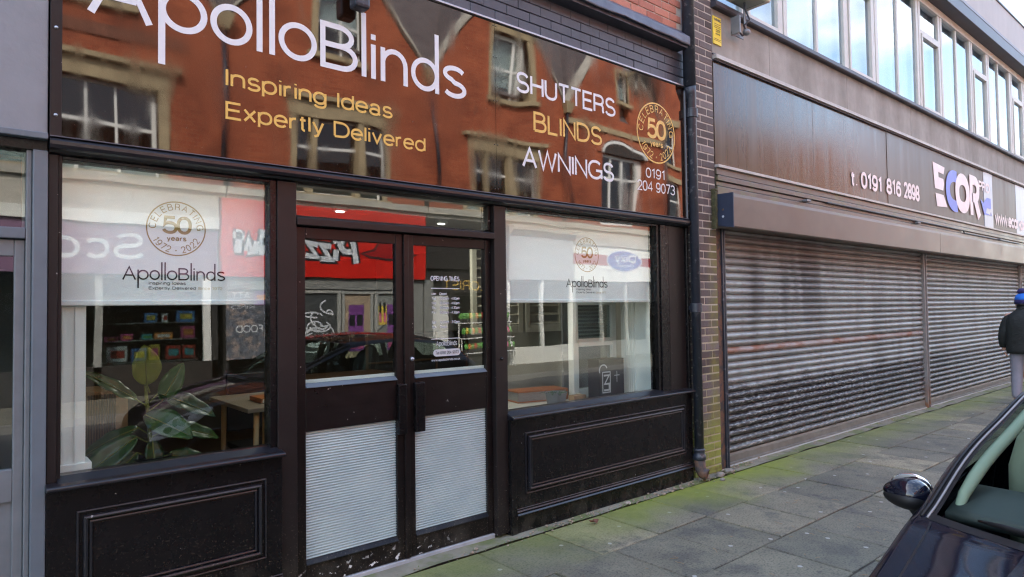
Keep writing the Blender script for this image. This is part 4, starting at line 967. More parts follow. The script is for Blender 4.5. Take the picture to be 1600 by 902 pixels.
# ================================================================== INSIDE THE WINDOWS
# left window: boxed white pilaster, rubber plant, desk, ribbed carton
pl = thing('boxed_pilaster', 'white boxed pilaster with plinth inside the left window', 'pilaster', (.45, .2, 0))
P0 = MB(); P0.box(.345, .487, .135, .26, .86, 2.46); P0.build('shaft', white_paint, pl, bevel=.004)
bx(.387, .398, .128, .136, .90, 2.40).build('moulding', white_paint, pl); bx(.440, .450, .128, .136, .90, 2.40).build('moulding', white_paint, pl)
bx(.345, .512, .118, .28, .865, .915).build('plinth', white_paint, pl, bevel=.004)
plant = thing('rubber_plant', 'rubber plant with large glossy leaves in the left window below the blind', 'plant', (.86, .62, 0))
PXc, PY = .855, .62
MB().lathe([(.0, .55), (.085, .55), (.105, .80), (.11, .81), (.10, .81), (.095, .78), (0, .78)], (PXc + .02, PY, 0), 24).build('pot', pot_dark, plant, smooth=False)
bx(PXc - .14, PXc + .18, PY - .15, PY + .15, .03, .55).build('pot_stand', wood_tan, plant)
st = [(PXc + .02, PY, .78), (PXc + .005, PY, 1.0), (PXc - .01, PY + .01, 1.2), (PXc - .02, PY, 1.36)]
MB().tube(st, [.012, .011, .009, .006], 8).build('stem', stem_mat, plant, smooth=True)
def leafmesh(L, Wd, droop, fold):
    def f(u, v):
        t = v; w = Wd * (math.sin(math.pi * min(1, t * .97 + .015) ** .85) ** .75) * (1 if t < .93 else (1 - t) / .07)
        s_ = (u - .5) * 2; return (s_ * w, t * L, -droop * t * t * L + fold * abs(s_) * w + .006 * math.sin(t * 18) * abs(s_))
    return MB().grid(f, 6, 14)
def leaf(p0, p1, Wd, mat=leaf_mat, droop=.25, ny=-.75, dy=-.05, stalk=True):
    """blade from p0 to p1 given as (x, z) offsets in the plane of the stem; ny: how far the face turns to the street"""
    b0 = Vector((PXc + p0[0], PY - .02, p0[1])); b1 = Vector((PXc + p1[0], PY - .02 + dy, p1[1])); L = (b1 - b0).length; d = (b1 - b0).normalized()
    n_ = Vector((0, ny, .55)); n_ = (n_ - d * n_.dot(d)).normalized(); xax = d.cross(n_)
    m = Matrix((xax, d, n_)).transposed().to_4x4(); m.translation = b0
    o = leafmesh(L, Wd, droop, .30).build('leaf', mat, plant, smooth=True, solid=.0025); o.matrix_basis = m
    if stalk: MB().tube([(PXc + .01, PY, max(.8, p0[1] - .05)), b0 - d * .0, b0 + d * .02], .0045, 6).build('leaf_stalk', stem_mat, plant)
    MB().tube([b0 + d * (L * t) + n_ * (.004 - droop * t * t * L) for t in (0, .2, .4, .6, .8, .95)], [.004, .0035, .003, .0025, .002, .001], 5).build('leaf_rib', stem_mat, plant)
leaf((-.01, 1.225), (-.03, 1.455), .078, leaf_new, .05, ny=-1)
leaf((.07, 1.12), (.17, 1.34), .060, droop=.08)
leaf((-.06, 1.14), (-.33, 1.34), .042, droop=.1)
leaf((.05, 1.17), (.37, 1.02), .058, droop=.1)
leaf((-.02, 1.05), (.20, .93), .085, droop=.12, dy=-.16)
leaf((-.06, .93), (-.40, .73), .068, droop=.1, dy=-.1)
leaf((.10, .96), (.46, .88), .052, droop=.2, dy=.1)
leaf((.10, .80), (.32, .77), .05)
leaf((-.06, .84), (-.22, .70), .05, droop=.3)
leaf((-.05, .98), (-.36, .86), .045, droop=.3, dy=.15)
leaf((.02, .90), (.02, .72), .05, droop=.2, dy=-.1)
desk = thing('wooden_desk', 'pale topped desk with an oak leg in the left window behind the plant', 'desk', (1.9, 1.3, 0))
bx(1.50, 1.97, .85, 1.75, .955, .985).build('tabletop', M('desk_top', (.24, .20, .15), .4), desk, bevel=.004)
for x, y in ((1.585, .93), (1.90, .93), (1.585, 1.65), (1.90, 1.65)): MB().tube([(x, y, .955), (x - .02, y - .01, .03)], [.020, .014], 10).build('leg', wood_light, desk, smooth=True)
bk = thing('desk_book', 'brown folder lying on the desk in the left window', 'folder', (1.8, 1.2, .99))
bx(1.66, 1.95, 1.05, 1.3, .986, 1.02).build('cover', binder_mat, bk, bevel=.003); bx(1.67, 1.94, 1.045, 1.05, .99, 1.015).build('pages', paper, bk)
rc = thing('ribbed_carton', 'ribbed brown carton standing on the floor behind the white pilaster', 'carton', (.8, 1.9, 0))
bx(.70, .95, 1.75, 2.2, .03, 1.09).build('carton', wood_tan, rc)
for i in range(11): bx(.706 + i * .016, .714 + i * .016, 1.738, 1.7495, .05, 1.07).build('rib', M('rib_dark', (.12, .085, .055), .8) if i == 0 else bpy.data.materials['rib_dark'], rc)
chair = thing('desk_chair', 'dark chair under the desk in the left window', 'chair', (2.0, 1.7, 0))
bx(1.8, 2.2, 1.9, 2.3, .47, .52).build('seat', car_dark, chair, bevel=.01); bx(1.8, 2.2, 2.3, 2.34, .6, 1.1).build('backrest', car_dark, chair, bevel=.01)
for x, y in ((1.83, 1.93), (2.17, 1.93), (1.83, 2.27), (2.17, 2.27)): bx(x - .012, x + .012, y - .012, y + .012, .03, .47).build('leg', grey_steel, chair)
# right window: bed, white return wall, sample sash, carton, pot, binder
wb = thing('window_bed', 'pale shelf along the inside of the right window', 'shelf', (4.0, .5, .8))
bx(3.07, 5.25, .075, .95, .775, .800).build('shelf_board', M('shelf_board_mat', (.50, .47, .40), .5), wb); bx(3.07, 5.25, .90, .95, .03, .775).build('shelf_front', room_wall, wb)
rw = thing('white_return', 'white boarded return with fluted post at the right end of the right window', 'wall', (4.95, .3, .8))
bx(4.93, 5.25, .07, .34, .80, 2.46).build('return_panel', white_paint, rw); bx(4.915, 5.25, .34, .50, .80, 2.46).build('post', white_paint, rw)
for y in (.365, .39, .415, .44, .465): bx(4.911, 4.916, y - .006, y + .006, .82, 2.44).build('flute', white_paint, rw)
ws = thing('sample_window', 'white sash window sample with slatted blind behind the black carton', 'window', (4.7, .62, .8))
fz = MB()
for (x0, x1, z0, z1) in ((4.36, 4.43, .802, 2.30), (4.90, 4.96, .802, 2.30), (4.43, 4.90, .802, .88), (4.43, 4.90, 1.27, 1.345), (4.43, 4.90, 1.66, 1.70), (4.43, 4.90, 2.24, 2.30)): fz.box(x0, x1, .60, .67, z0, z1)
fz.build('frame', white_paint, ws, bevel=.004)
bx(4.43, 4.90, .63, .635, 1.345, 2.24).build('pane', opp_glass, ws); bx(4.43, 4.90, .63, .635, .88, 1.27).build('pane', opp_glass, ws)
s0 = None
for k in range(24):
    if s0 is None: s0 = MB().add([(4.42, .70, .0), (4.91, .70, .0), (4.91, .725, .012), (4.42, .725, .012)], [(0, 1, 2, 3)]).build('blind_slat', white_paint, ws, solid=.001); o = s0
    else: o = s0.copy(); COL.objects.link(o)
    o.location = (0, 0, 1.34 + k * .036)
bx(4.40, 4.92, .78, .80, .802, 2.30).build('backing', M('grey_backing', (.16, .16, .16), .7), ws)
def shutter_unit(x0, x1, y, z0, z1, label, n):
    t = thing('window_shutter', label, 'shutter', ((x0 + x1) / 2, y, z0), 'sample shutters inside the right window')
    f = MB(); f.box(x0, x0 + .06, y, y + .04, z0, z1); f.box(x1 - .06, x1, y, y + .04, z0, z1); f.box(x0 + .06, x1 - .06, y + .001, y + .039, z0, z0 + .08); f.box(x0 + .06, x1 - .06, y + .001, y + .039, z1 - .08, z1)
    f.build('frame', M('shutter_cream', (.55, .51, .43), .5) if 'shutter_cream' not in bpy.data.materials else bpy.data.materials['shutter_cream'], t, bevel=.003)
    for k in range(n):
        z = z0 + .10 + k * (z1 - z0 - .2) / (n - 1)
        MB().add([(x0 + .06, y + .002, z - .012), (x1 - .06, y + .002, z - .012), (x1 - .06, y + .05, z + .012), (x0 + .06, y + .05, z + .012)], [(0, 1, 2, 3)]).build('louvre', bpy.data.materials['shutter_cream'], t, solid=.008)
shutter_unit(3.95, 4.62, 1.6, 1.38, 2.35, 'cream louvred shutter sample hanging left in the right window', 9)
shutter_unit(4.66, 5.22, 1.6, 1.38, 2.35, 'cream louvred shutter sample hanging beside the white sash sample', 9)
cb_ = thing('black_carton', 'tall black carton with a silver printed emblem on the right window shelf', 'box', (4.5, .33, .8))
bx(4.335, 4.665, .26, .40, .802, 1.172).build('carton', black_box, cb_, bevel=.003)
cm = MB(); ribbon(cm, [(4.375, .88), (4.475, .88), (4.475, 1.06), (4.375, 1.06)], .010, True, lambda a, b, l: (a, .2592, b)); cm.build('printed_frame', silver_print, cb_)
cm = MB(); ribbon(cm, [(4.39, 1.03), (4.46, 1.03), (4.40, .955), (4.46, .955), (4.46, .90), (4.39, .90)], .016, False, lambda a, b, l: (a, .2590, b)); ribbon(cm, arc(4.385, 1.075, .05, .05, 20, 200), .012, False, lambda a, b, l: (a, .2588, b)); cm.build('printed_emblem', silver_print, cb_)
bx(4.53, 4.60, .2585, .2592, 1.02, 1.026).build('printed_line', silver_print, cb_); bx(4.562, 4.568, .2585, .2592, .96, 1.06).build('printed_line', silver_print, cb_)
pg = thing('grey_flowerpot', 'small grey flowerpot with sprouting green plant on the right window shelf', 'flowerpot', (3.79, .25, .8))
MB().lathe([(0, .802), (.066, .802), (.092, .940), (.086, .940), (.08, .925), (0, .925)], (3.79, .25, 0), 22).build('pot', pot_grey, pg)
for k in range(16):
    a = k * 2.4; r = .02 + .055 * random.random(); o = leafmesh(.05, .012, .6, .2).build('leaf', leaf_mat, pg, smooth=True)
    d = Vector((math.cos(a), math.sin(a), .7)).normalized(); m = d.to_track_quat('Y', 'Z').to_matrix().to_4x4(); m.translation = (3.79 + r * math.cos(a), .25 + r * math.sin(a), .928); o.matrix_basis = m
bi_ = thing('orange_binder', 'orange sample binder lying on the right window shelf', 'binder', (4.1, .8, .8))
def rotbox(x0, x1, y0, y1, z0, z1, ang, c):
    mb = bx(x0, x1, y0, y1, z0, z1); ca, sa = math.cos(ang), math.sin(ang)
    mb.v = [(c[0] + (x - c[0]) * ca - (y - c[1]) * sa, c[1] + (x - c[0]) * sa + (y - c[1]) * ca, z) for x, y, z in mb.v]; return mb
for (z0, z1, m_, nm, i) in ((.802, .812, binder_mat, 'cover', 0), (.812, .890, M('grey_pages', (.26, .25, .23), .7, var=.2, vs=30, stretch=(1, 1, 8)), 'sample_pages', .012), (.890, .902, binder_mat, 'cover', 0)): rotbox(3.80 + i, 4.32 - i, .66 + i, .90, z0, z1, R(-12), (4.06, .8)).build(nm, m_, bi_)
rotbox(4.305, 4.325, .66, .90, .812, .890, R(-12), (4.06, .8)).build('spine', binder_mat, bi_)
sw_ = thing('sample_blocks', 'loose pale wooden sample blocks beside the orange binder', 'blocks', (4.5, .6, .8))
rotbox(4.33, 4.45, .58, .62, .802, .83, R(35), (4.4, .6)).build('sample_block', paper, sw_); rotbox(4.36, 4.48, .60, .64, .831, .85, R(55), (4.42, .62)).build('sample_block', paper, sw_); rotbox(4.22, 4.36, .45, .53, .802, .85, R(-5), (4.3, .5)).build('sample_block', wood_tan, sw_)
dc = thing('display_cabinet', 'dark display cabinet at the back of the blinds shop', 'cabinet', (4.4, 3.4, 0))
bx(3.7, 5.2, 3.4, 3.8, .03, 1.35).build('cabinet', far_dark, dc)
for z in (.5, .75, 1.0): bx(3.72, 5.18, 3.38, 3.4, z, z + .02).build('shelf', wood_floor, dc)
for x in (3.72, 4.2, 4.7, 5.18): bx(x - .015, x + .015, 3.385, 3.4, .03, 1.35).build('upright', wood_floor, dc)
cn_ = thing('counter', 'brown counter seen through the right door leaf', 'counter', (2.9, 2.6, 0))
bx(2.5, 3.5, 2.4, 2.9, .03, .95).build('counter_body', M('brown_counter', (.10, .075, .05), .6), cn_); bx(2.46, 3.54, 2.36, 2.94, .951, .985).build('counter_top', wood_floor, cn_)

# ================================================================== BLACK CAR at the kerb
def lerp_table(tab, x):
    if x <= tab[0][0]: return tab[0][1]
    for (a, b), (c, d), k in zip(tab, tab[1:], range(99)):
        if x <= c:
            t = (x - a) / (c - a)
            p0 = tab[k - 1] if k > 0 else (a - (c - a), b); p3 = tab[k + 2] if k + 2 < len(tab) else (c + (c - a), d)
            m0 = (d - p0[1]) / (c - p0[0]) * (c - a); m1 = (p3[1] - b) / (p3[0] - a) * (c - a)
            return (2 * t**3 - 3 * t * t + 1) * b + (t**3 - 2 * t * t + t) * m0 + (-2 * t**3 + 3 * t * t) * d + (t**3 - t * t) * m1
    return tab[-1][1]
CY = -3.61
car = thing('parked_car', 'black hatchback parked at the kerb, facing the camera', 'car', (3.1, CY, -.12))
T_w = [(1.30, .50), (1.35, .61), (1.45, .70), (1.6, .765), (2.0, .81), (2.4, .84), (2.7, .86), (3.4, .87), (4.3, .865), (4.8, .84), (5.05, .80), (5.15, .74)]
T_zb = [(1.30, .46), (1.37, .56), (1.50, .645), (1.8, .74), (2.2, .82), (2.56, .885), (3.2, .935), (3.9, .965), (4.5, 1.0), (4.9, 1.0), (5.15, .90)]      # shoulder / bonnet edge
T_zc = [(1.30, .50), (1.37, .61), (1.50, .70), (1.8, .81), (2.2, .885), (2.50, .920), (2.60, .95), (2.86, 1.09), (3.15, 1.23), (3.42, 1.335), (3.7, 1.378), (4.0, 1.380), (4.35, 1.345), (4.65, 1.295), (4.82, 1.24), (5.0, 1.07), (5.10, .95), (5.15, .90)]
T_ze = [(2.53, .90), (2.86, 1.06), (3.15, 1.175), (3.42, 1.262), (3.7, 1.295), (4.0, 1.298), (4.35, 1.27), (4.65, 1.225), (4.85, 1.16), (5.02, 1.03), (5.15, .90)]    # cant rail
T_we = [(2.53, .765), (2.9, .725), (3.15, .68), (3.42, .645), (3.7, .63), (4.2, .62), (4.65, .60), (4.9, .60), (5.15, .62)]
T_bow = [(1.3, .0), (1.8, .05), (2.3, .20), (2.6, .32), (3.0, .34), (3.4, .32), (3.9, .18), (4.5, 0), (5.15, -.02)]
xs = sorted(set([round(1.30 + .02 * i, 3) for i in range(6)] + [round(1.42 + .04 * i, 3) for i in range(28)] + [2.52, 2.56, 2.60, 2.64, 2.68] + [round(2.72 + .05 * i, 3) for i in range(14)] + [3.40, 3.44] + [round(3.48 + .06 * i, 3) for i in range(19)] + [4.62, 4.66, 4.70, 4.76, 4.82, 4.88, 4.94, 5.0, 5.05, 5.1, 5.15]))
FS = [1, .965, .93, .88, .80, .70, .58, .45, .30, .15, 0]
def section(x):
    w = lerp_table(T_w, x); zb = lerp_table(T_zb, x); zc = lerp_table(T_zc, x); bow = lerp_table(T_bow, x)
    front_drop = max(0, min(1, (1.6 - x) / .4)); sill = .07 + .05 * front_drop
    pts = [(w * .90, sill, 0), (w * .965, sill + .06, 0), (w * .99, .28, 0), (w * 1.0, .45, 0), (w * .995, .55, 0)]
    h = zb - .55 if zb > .60 else .05
    zz = min(.55, zb - .05)
    pts = [(y, min(z, zz - .01 * (4 - i)), 0) for i, (y, z, _) in enumerate(pts)]
    pts += [(w * .985, zb - (zb - zz) * .45, 0), (w * .965, zb - (zb - zz) * .16, 0), (w * .935, zb, 0)]
    if x < 2.52:
        we = w * .90; ze = zb + .012
        pts += [(w * .92, zb + .006, 0), (w * .915, zb + .008, 0), (w * .91, zb + .010, 0)]
    else:
        we = lerp_table(T_we, x); ze = max(lerp_table(T_ze, x), zb + .012)
        for t in (.06, .5, .94): pts.append((w * .925 + (we + .02 - w * .925) * t, zb + .006 + (ze - .012 - zb - .006) * t, 0))
    for f in FS:
        crown = (1 - f ** 2.3)
        pts.append((we * f, ze + (zc - ze) * crown, bow * (1 - f * f)))
    return pts
rings = [section(x) for x in xs]; NP = len(rings[0]); iB = 7; iG = 8; iE = 11
def P3(i, j, s): y, z, b = rings[i][j]; return (xs[i] - b, CY + s * y, z)
cells = {'body': [], 'windscreen': [], 'side': [], 'rear': [], 'frit': [], 'quarter': []}
for i in range(len(xs) - 1):
    xm = (xs[i] + xs[i + 1]) / 2
    for j in range(NP - 1):
        k = 'body'
        if j >= iE:
            f = FS[j - iE + 1]
            if 2.56 <= xm <= 3.40 and f < .965 + .001: k = 'frit' if (f > .925 or xm > 3.36) else 'windscreen'
            if 4.70 < xm < 5.05 and f < .93: k = 'rear'
        elif iG <= j < iE - 1:
            if 2.82 < xm < 4.62: k = 'side'
            if 3.70 < xm < 3.80: k = 'quarter'
        if j <= 3:       # wheel arches cut out of the side
            ym, zm = rings[i][j][0], (rings[i][j][1] + rings[i][j + 1][1]) / 2
            for wx in (1.92, 4.42):
                if math.hypot(xm - wx, zm - .18) < .345: k = None
        if k: cells[k].append((i, j))
def carpart(key, name, mat, flip=False):
    mb = MB(); idx = {}
    for s in (1, -1):
        for i, j in cells[key]:
            q = []
            for a, b in ((i, j), (i + 1, j), (i + 1, j + 1), (i, j + 1)):
                kk = (a, b, s if b < NP - 1 else 0)
                if kk not in idx: idx[kk] = len(mb.v); mb.v.append(P3(a, b, s))
                q.append(idx[kk])
            mb.f.append(tuple(q) if s > 0 else tuple(q[::-1]))
    return mb.build(name, mat, car, smooth=True)
body = carpart('body', 'body', car_paint)
ss_ = carpart('windscreen', 'windscreen', car_glass); carpart('frit', 'windscreen_border', car_dark)
carpart('side', 'side_window', car_glass); carpart('rear', 'rear_window', car_glass); carpart('quarter', 'door_pillar', car_dark)
# front face, floor
n = NP; fv = [P3(0, j, 1) for j in range(n)] + [P3(0, j, -1) for j in range(n - 2, -1, -1)]
MB().add(fv, [tuple(range(len(fv)))]).build('bumper_face', car_dark, car)
fv = [P3(len(xs) - 1, j, 1) for j in range(n)] + [P3(len(xs) - 1, j, -1) for j in range(n - 2, -1, -1)]
MB().add(fv, [tuple(range(len(fv)))[::-1]]).build('tailgate_face', car_paint, car)
bx(1.45, 5.05, CY - .66, CY + .66, .06, .10).build('floor_pan', car_dark, car)
# bonnet creases: raised ribs and shut lines following the surface
def surf(x, f, side, off=.0):
    r = section(x); q = r[iE:]
    fs = FS
    for k in range(len(fs) - 1):
        if fs[k] >= f >= fs[k + 1]:
            t = (fs[k] - f) / (fs[k] - fs[k + 1]); a, b = q[k], q[k + 1]
            return (x - (a[2] + (b[2] - a[2]) * t), CY + side * (a[0] + (b[0] - a[0]) * t), a[1] + (b[1] - a[1]) * t + off)
for s in (1, -1):
    MB().tube([surf(1.42 + .058 * k, .93 - .012 * math.sin(k * .16), s, .0005) for k in range(20)], .0035, 6).build('shut_line', car_dark, car)
    cr_ = MB(); W_ = .05
    P_ = [(1.45 + .06 * k, .62 - .02 * k * .35) for k in range(19)]
    vs = []; fs_ = []
    for k, (x, f) in enumerate(P_):
        for m_, (df, h) in enumerate(((.06, .0005), (.018, .008), (0, .010), (-.05, .0005))): vs.append(surf(x, f + df, s, h))
        if k: fs_ += [((k - 1) * 4 + m_, k * 4 + m_, k * 4 + m_ + 1, (k - 1) * 4 + m_ + 1) for m_ in range(3)]
    cr_.add(vs, fs_); cr_.build('bonnet_crease', car_paint, car, smooth=True)
    MB().tube([surf(x, .985, s, .003) for x in [2.54 + .06 * k for k in range(15)]], .006, 6).build('pillar_seal', car_dark, car, smooth=True)
    MB().tube([surf(x, .955, s, .004) for x in [2.54 + .06 * k for k in range(15)]], .0045, 6).build('windscreen_trim', chrome if False else grey_steel, car, smooth=True)
# cowl and wipers
cowl = MB(); vs = []; fl_ = [1, .93, .8, .6, .4, .2, 0]
for s in (1, -1):
    for k, f in enumerate(fl_): vs += [surf(2.535, f * .96, s, .003), surf(2.568, f * .96, s, .006)]
m_ = len(fl_); cowl.add(vs, [(2 * k, 2 * k + 1, 2 * k + 3, 2 * k + 2) for k in range(m_ - 1)] + [(2 * m_ + 2 * k + 2, 2 * m_ + 2 * k + 3, 2 * m_ + 2 * k + 1, 2 * m_ + 2 * k) for k in range(m_ - 1)])
cowl.build('cowl_panel', car_dark, car)
wiper_mat = M('wiper_grey', (.11, .115, .135), .45, var=.1)
for (fa, fb, sgn) in ((.78, -.05, 1), (.05, -.80, 1)):
    pts = []
    for k in range(9):
        f = fa + (fb - fa) * k / 8; s = 1 if f >= 0 else -1
        p = surf(2.585 + .006 * math.sin(k), abs(f) * .95, s, .022); pts.append(p)
    MB().tube(pts, [.004] + [.010] * 7 + [.005], 6).build('wiper_blade', car_dark, car, smooth=True)
    a = Vector(pts[3]) + Vector((-.035, 0, -.018)); b = Vector(pts[8])
    MB().tube([a + Vector((0, .05, 0)), (a + b) / 2 + Vector((-.03, 0, .012)), b + Vector((-.04, -.06, -.012))], [.017, .015, .018], 6).build('wiper_arm', wiper_mat, car, smooth=True)
# door mirrors
for s in (1, -1):
    def wp(p): return Vector((p.x * (1 - .25 * p.y * s), p.y, p.z * (1 + .22 * p.y * -s) - .12 * (p.y * s) ** 2 * 0))
    mo = MB().ellipsoid((2.885, CY + s * .922, .885), (.066, .086, .056), 20, 14, wp).build('door_mirror', car_paint, car, smooth=True)
    MB().ellipsoid((2.875, CY + s * .922, .868), (.062, .082, .044), 18, 10, wp).build('mirror_underside', car_dark, mo, smooth=True)
    MB().tube([(2.885, CY + s * .885, .855), (2.89, CY + s * .862, .80), (2.91, CY + s * .835, .775)], [.042, .034, .040], 12).build('mirror_foot', car_dark, mo, smooth=True)
    MB().ellipsoid((2.962, CY + s * .93, .895), (.004, .078, .05), 16, 10).build('mirror_glass', chrome, mo, smooth=True)
# headlamps, wheels, handles
def on_side(x, z, s, off):
    r = section(x)
    for k in range(iB):
        if r[k][1] <= z <= r[k + 1][1]:
            t = (z - r[k][1]) / max(1e-6, r[k + 1][1] - r[k][1]); return (x, CY + s * (r[k][0] + (r[k + 1][0] - r[k][0]) * t + off), z)
    return (x, CY + s * (r[iB][0] + off), r[iB][1])
for s in (1, -1):
    top = [(1.36, .545), (1.42, .59), (1.50, .63), (1.56, .672), (1.70, .715), (1.86, .745)]; bot = [(1.36, .47), (1.43, .485), (1.51, .51), (1.58, .55), (1.72, .63), (1.86, .728)]
    xt = [1.36 + .50 * k / 16 for k in range(17)]; T2 = [(q, lerp_table(top, q)) for q in xt]; B2 = [(q, min(lerp_table(bot, q), lerp_table(top, q) - .012)) for q in xt]
    mb = MB(); vs = []
    for (a, za), (b, zb_) in zip(T2, B2): vs += [on_side(a, za, s, .012), on_side((a + b) / 2, (za + zb_) / 2, s, .034), on_side(b, zb_, s, .012)]
    mb.add(vs, [(3 * k + m_, 3 * k + 3 + m_, 3 * k + 4 + m_, 3 * k + 1 + m_) for k in range(16) for m_ in range(2)])
    hl = mb.build('headlamp', lamp_glass, car, smooth=True)
    mb = MB(); vs = []
    for (a, za), (b, zb_) in zip(T2, B2): vs += [on_side(a, za, s, .013), on_side(b, zb_, s, .013)]
    mb.add(vs, [(2 * k, 2 * k + 2, 2 * k + 3, 2 * k + 1) for k in range(16)]); mb.build('reflector', M('lamp_reflector', (.86, .87, .88), .45) if 'lamp_reflector' not in bpy.data.materials else bpy.data.materials['lamp_reflector'], hl)
    for c, r in ((1.49, .040), (1.60, .048)):
        p = on_side(c, lerp_table(top, c) * .5 + lerp_table(bot, c) * .5, s, .020); MB().ellipsoid(p, (r, .010, r * .8), 14, 8).build('lamp_bowl', chrome, hl, smooth=True)
    MB().tube([on_side(a, z, s, .026) for a, z in bot[2:]], .009, 6).build('light_guide', white_paint, hl, smooth=True)
    MB().tube([on_side(a, z, s, .026) for a, z in ((1.62, .60), (1.68, .66), (1.80, .722))], .009, 6).build('light_guide', white_paint, hl, smooth=True)
    for wx in (1.92, 4.42):
        wc = (wx, CY + s * (.685 if wx < 3 else .735), .18)
        wh = MB().lathe([(.20, -.09), (.285, -.085), (.30, -.05), (.30, .05), (.285, .085), (.20, .09)], wc, 30, 'y').build('wheel', tyre_mat, car, smooth=True)
        MB().lathe([(.205, .085 * s), (.195, .05 * s), (.02, .06 * s)], wc, 30, 'y').build('rim', grey_steel, wh)
        for k in range(5):
            a = k * 2 * math.pi / 5; MB().tube([(wc[0] + .03 * math.cos(a), wc[1] + s * .082, wc[2] + .03 * math.sin(a)), (wc[0] + .195 * math.cos(a), wc[1] + s * .078, wc[2] + .195 * math.sin(a))], .022, 6).build('spoke', silver_print, wh)
        MB().tube([on_side(wx + .345 * math.cos(R(a)), max(.08, .18 + .345 * math.sin(R(a))), s, -.004) for a in range(-15, 196, 10)], .028, 8).build('arch_lip', car_paint, car, smooth=True)
        MB().lathe([(.345, -.10), (.345, .04)], (wx, CY + s * (.69 if wx < 3 else .74), .18), 30, 'y').build('wheel_arch', car_dark, car, smooth=True)
    for x in (3.55,): MB().tube([on_side(x, .80, s, .012), on_side(x + .08, .805, s, .03), on_side(x + .18, .80, s, .012)], .012, 8).build('door_handle', car_paint, car, smooth=True)
    MB().tube([on_side(2.80, z, s, .001) for z in (.14, .3, .5, .7, .86)], .003, 5).build('shut_line', car_dark, car); MB().tube([on_side(3.76, z, s, .001) for z in (.14, .3, .5, .7, .9)], .003, 5).build('shut_line', car_dark, car)
    MB().tube([on_side(x, .155, s, .004) for x in [2.3 + .1 * k for k in range(18)]], .02, 6).build('sill_trim', car_dark, car)
    # inside: pillar trim, seat, headrest, belt
    tp = []
    for k in range(10):
        x = 2.66 + .084 * k; p = surf(x, .905, s, -.042 - (.03 if k == 0 else 0)); tp.append((p[0] + .02, p[1], p[2]))
    MB().tube(tp, [.011, .018] + [.021] * 7 + [.018], 12).build('pillar_trim', car_trim, car, smooth=True)
    sx = 3.55; sy = CY + s * .37
    se = MB().ellipsoid((sx - .18, sy, .50), (.27, .25, .12), 16, 10).build('seat', car_seat, car, smooth=True)
    MB().ellipsoid((sx + .12, sy, .82), (.11, .24, .36), 16, 12).build('seat_back', car_seat, se, smooth=True)
    MB().ellipsoid((sx + .20, sy, 1.15), (.06, .13, .09), 14, 10).build('headrest', car_seat, se, smooth=True)
    MB().tube([(3.72, CY + s * .60, 1.16), (3.70, CY + s * .61, .95), (3.68, CY + s * .64, .70), (3.6, CY + s * .62, .5)], .018, 6).build('seat_belt', car_grey, se, smooth=True)
    MB().tube([(3.50, CY + s * .69, .6), (3.52, CY + s * .69, .92), (3.60, CY + s * .625, 1.22)], .045, 10).build('pillar_trim', car_trim, car, smooth=True)
def dashf(u, v):
    y = (v - .5) * 1.40; x = 2.60 + .50 * u + .10 * abs(y) - .08; z = .905 + .035 * math.sin(math.pi * u) - .10 * max(0, u - .8) * 5 * .8
    return (x, CY + y, z)
MB().grid(dashf, 12, 16).build('dashboard', M('dash_grey', (.030, .034, .035), .6, var=.1), car, smooth=True, solid=.03)
MB().lathe([(.165, -.013), (.178, 0), (.165, .013), (.152, 0), (.165, -.013)], (0, 0, 0), 28).build('steering_wheel', car_dark, car, smooth=True)
sw = car.children[-1] if car.children[-1].name.startswith('steering') else [o for o in car.children if o.name.startswith('steering')][0]
sw.matrix_basis = Matrix.Translation((3.12, CY - .36, .94)) @ Matrix.Rotation(R(-62), 4, 'Y')
MB().ellipsoid((2.98, CY, 1.21), (.02, .11, .035), 14, 8).build('rear_view_mirror', car_dark, car, smooth=True)
for i in range(1): bx(4.25, 4.32, CY - .62, CY + .62, .5, 1.02).build('rear_seat', car_seat, car, bevel=.03)
MB().tube([(4.05, CY, 1.378), (4.12, CY, 1.43), (4.22, CY, 1.52)], [.007, .004, .002], 6).build('aerial', car_dark, car)

# ================================================================== PERSON walking away
per = thing('person', 'person in blue bobble hat, dark jacket and grey trousers walking away past the shutters', 'person', (12.95, -.88, 0))
def skin_mesh(name, verts, edges, radii, mat, parent, root=0, sub=2):
    me = bpy.data.meshes.new(name); me.from_pydata(verts, edges, []); o = bpy.data.objects.new(name, me); COL.objects.link(o); me.materials.append(mat)
    o.parent = parent; o.matrix_parent_inverse = base_matrix(parent).inverted()
    sk = o.modifiers.new('skin', 'SKIN'); sk.use_smooth_shade = True
    if not me.skin_vertices: me.attributes.new if False else None
    ly = me.skin_vertices[0].data
    for i, r in enumerate(radii): ly[i].radius = r if isinstance(r, tuple) else (r, r)
    ly[root].use_root = True
    sb_ = o.modifiers.new('sub', 'SUBSURF'); sb_.levels = sub; sb_.render_levels = sub
    return o
PX0, PY0 = 12.98, -.92
def pp(x, y, z): return (PX0 + x, PY0 + y, z)
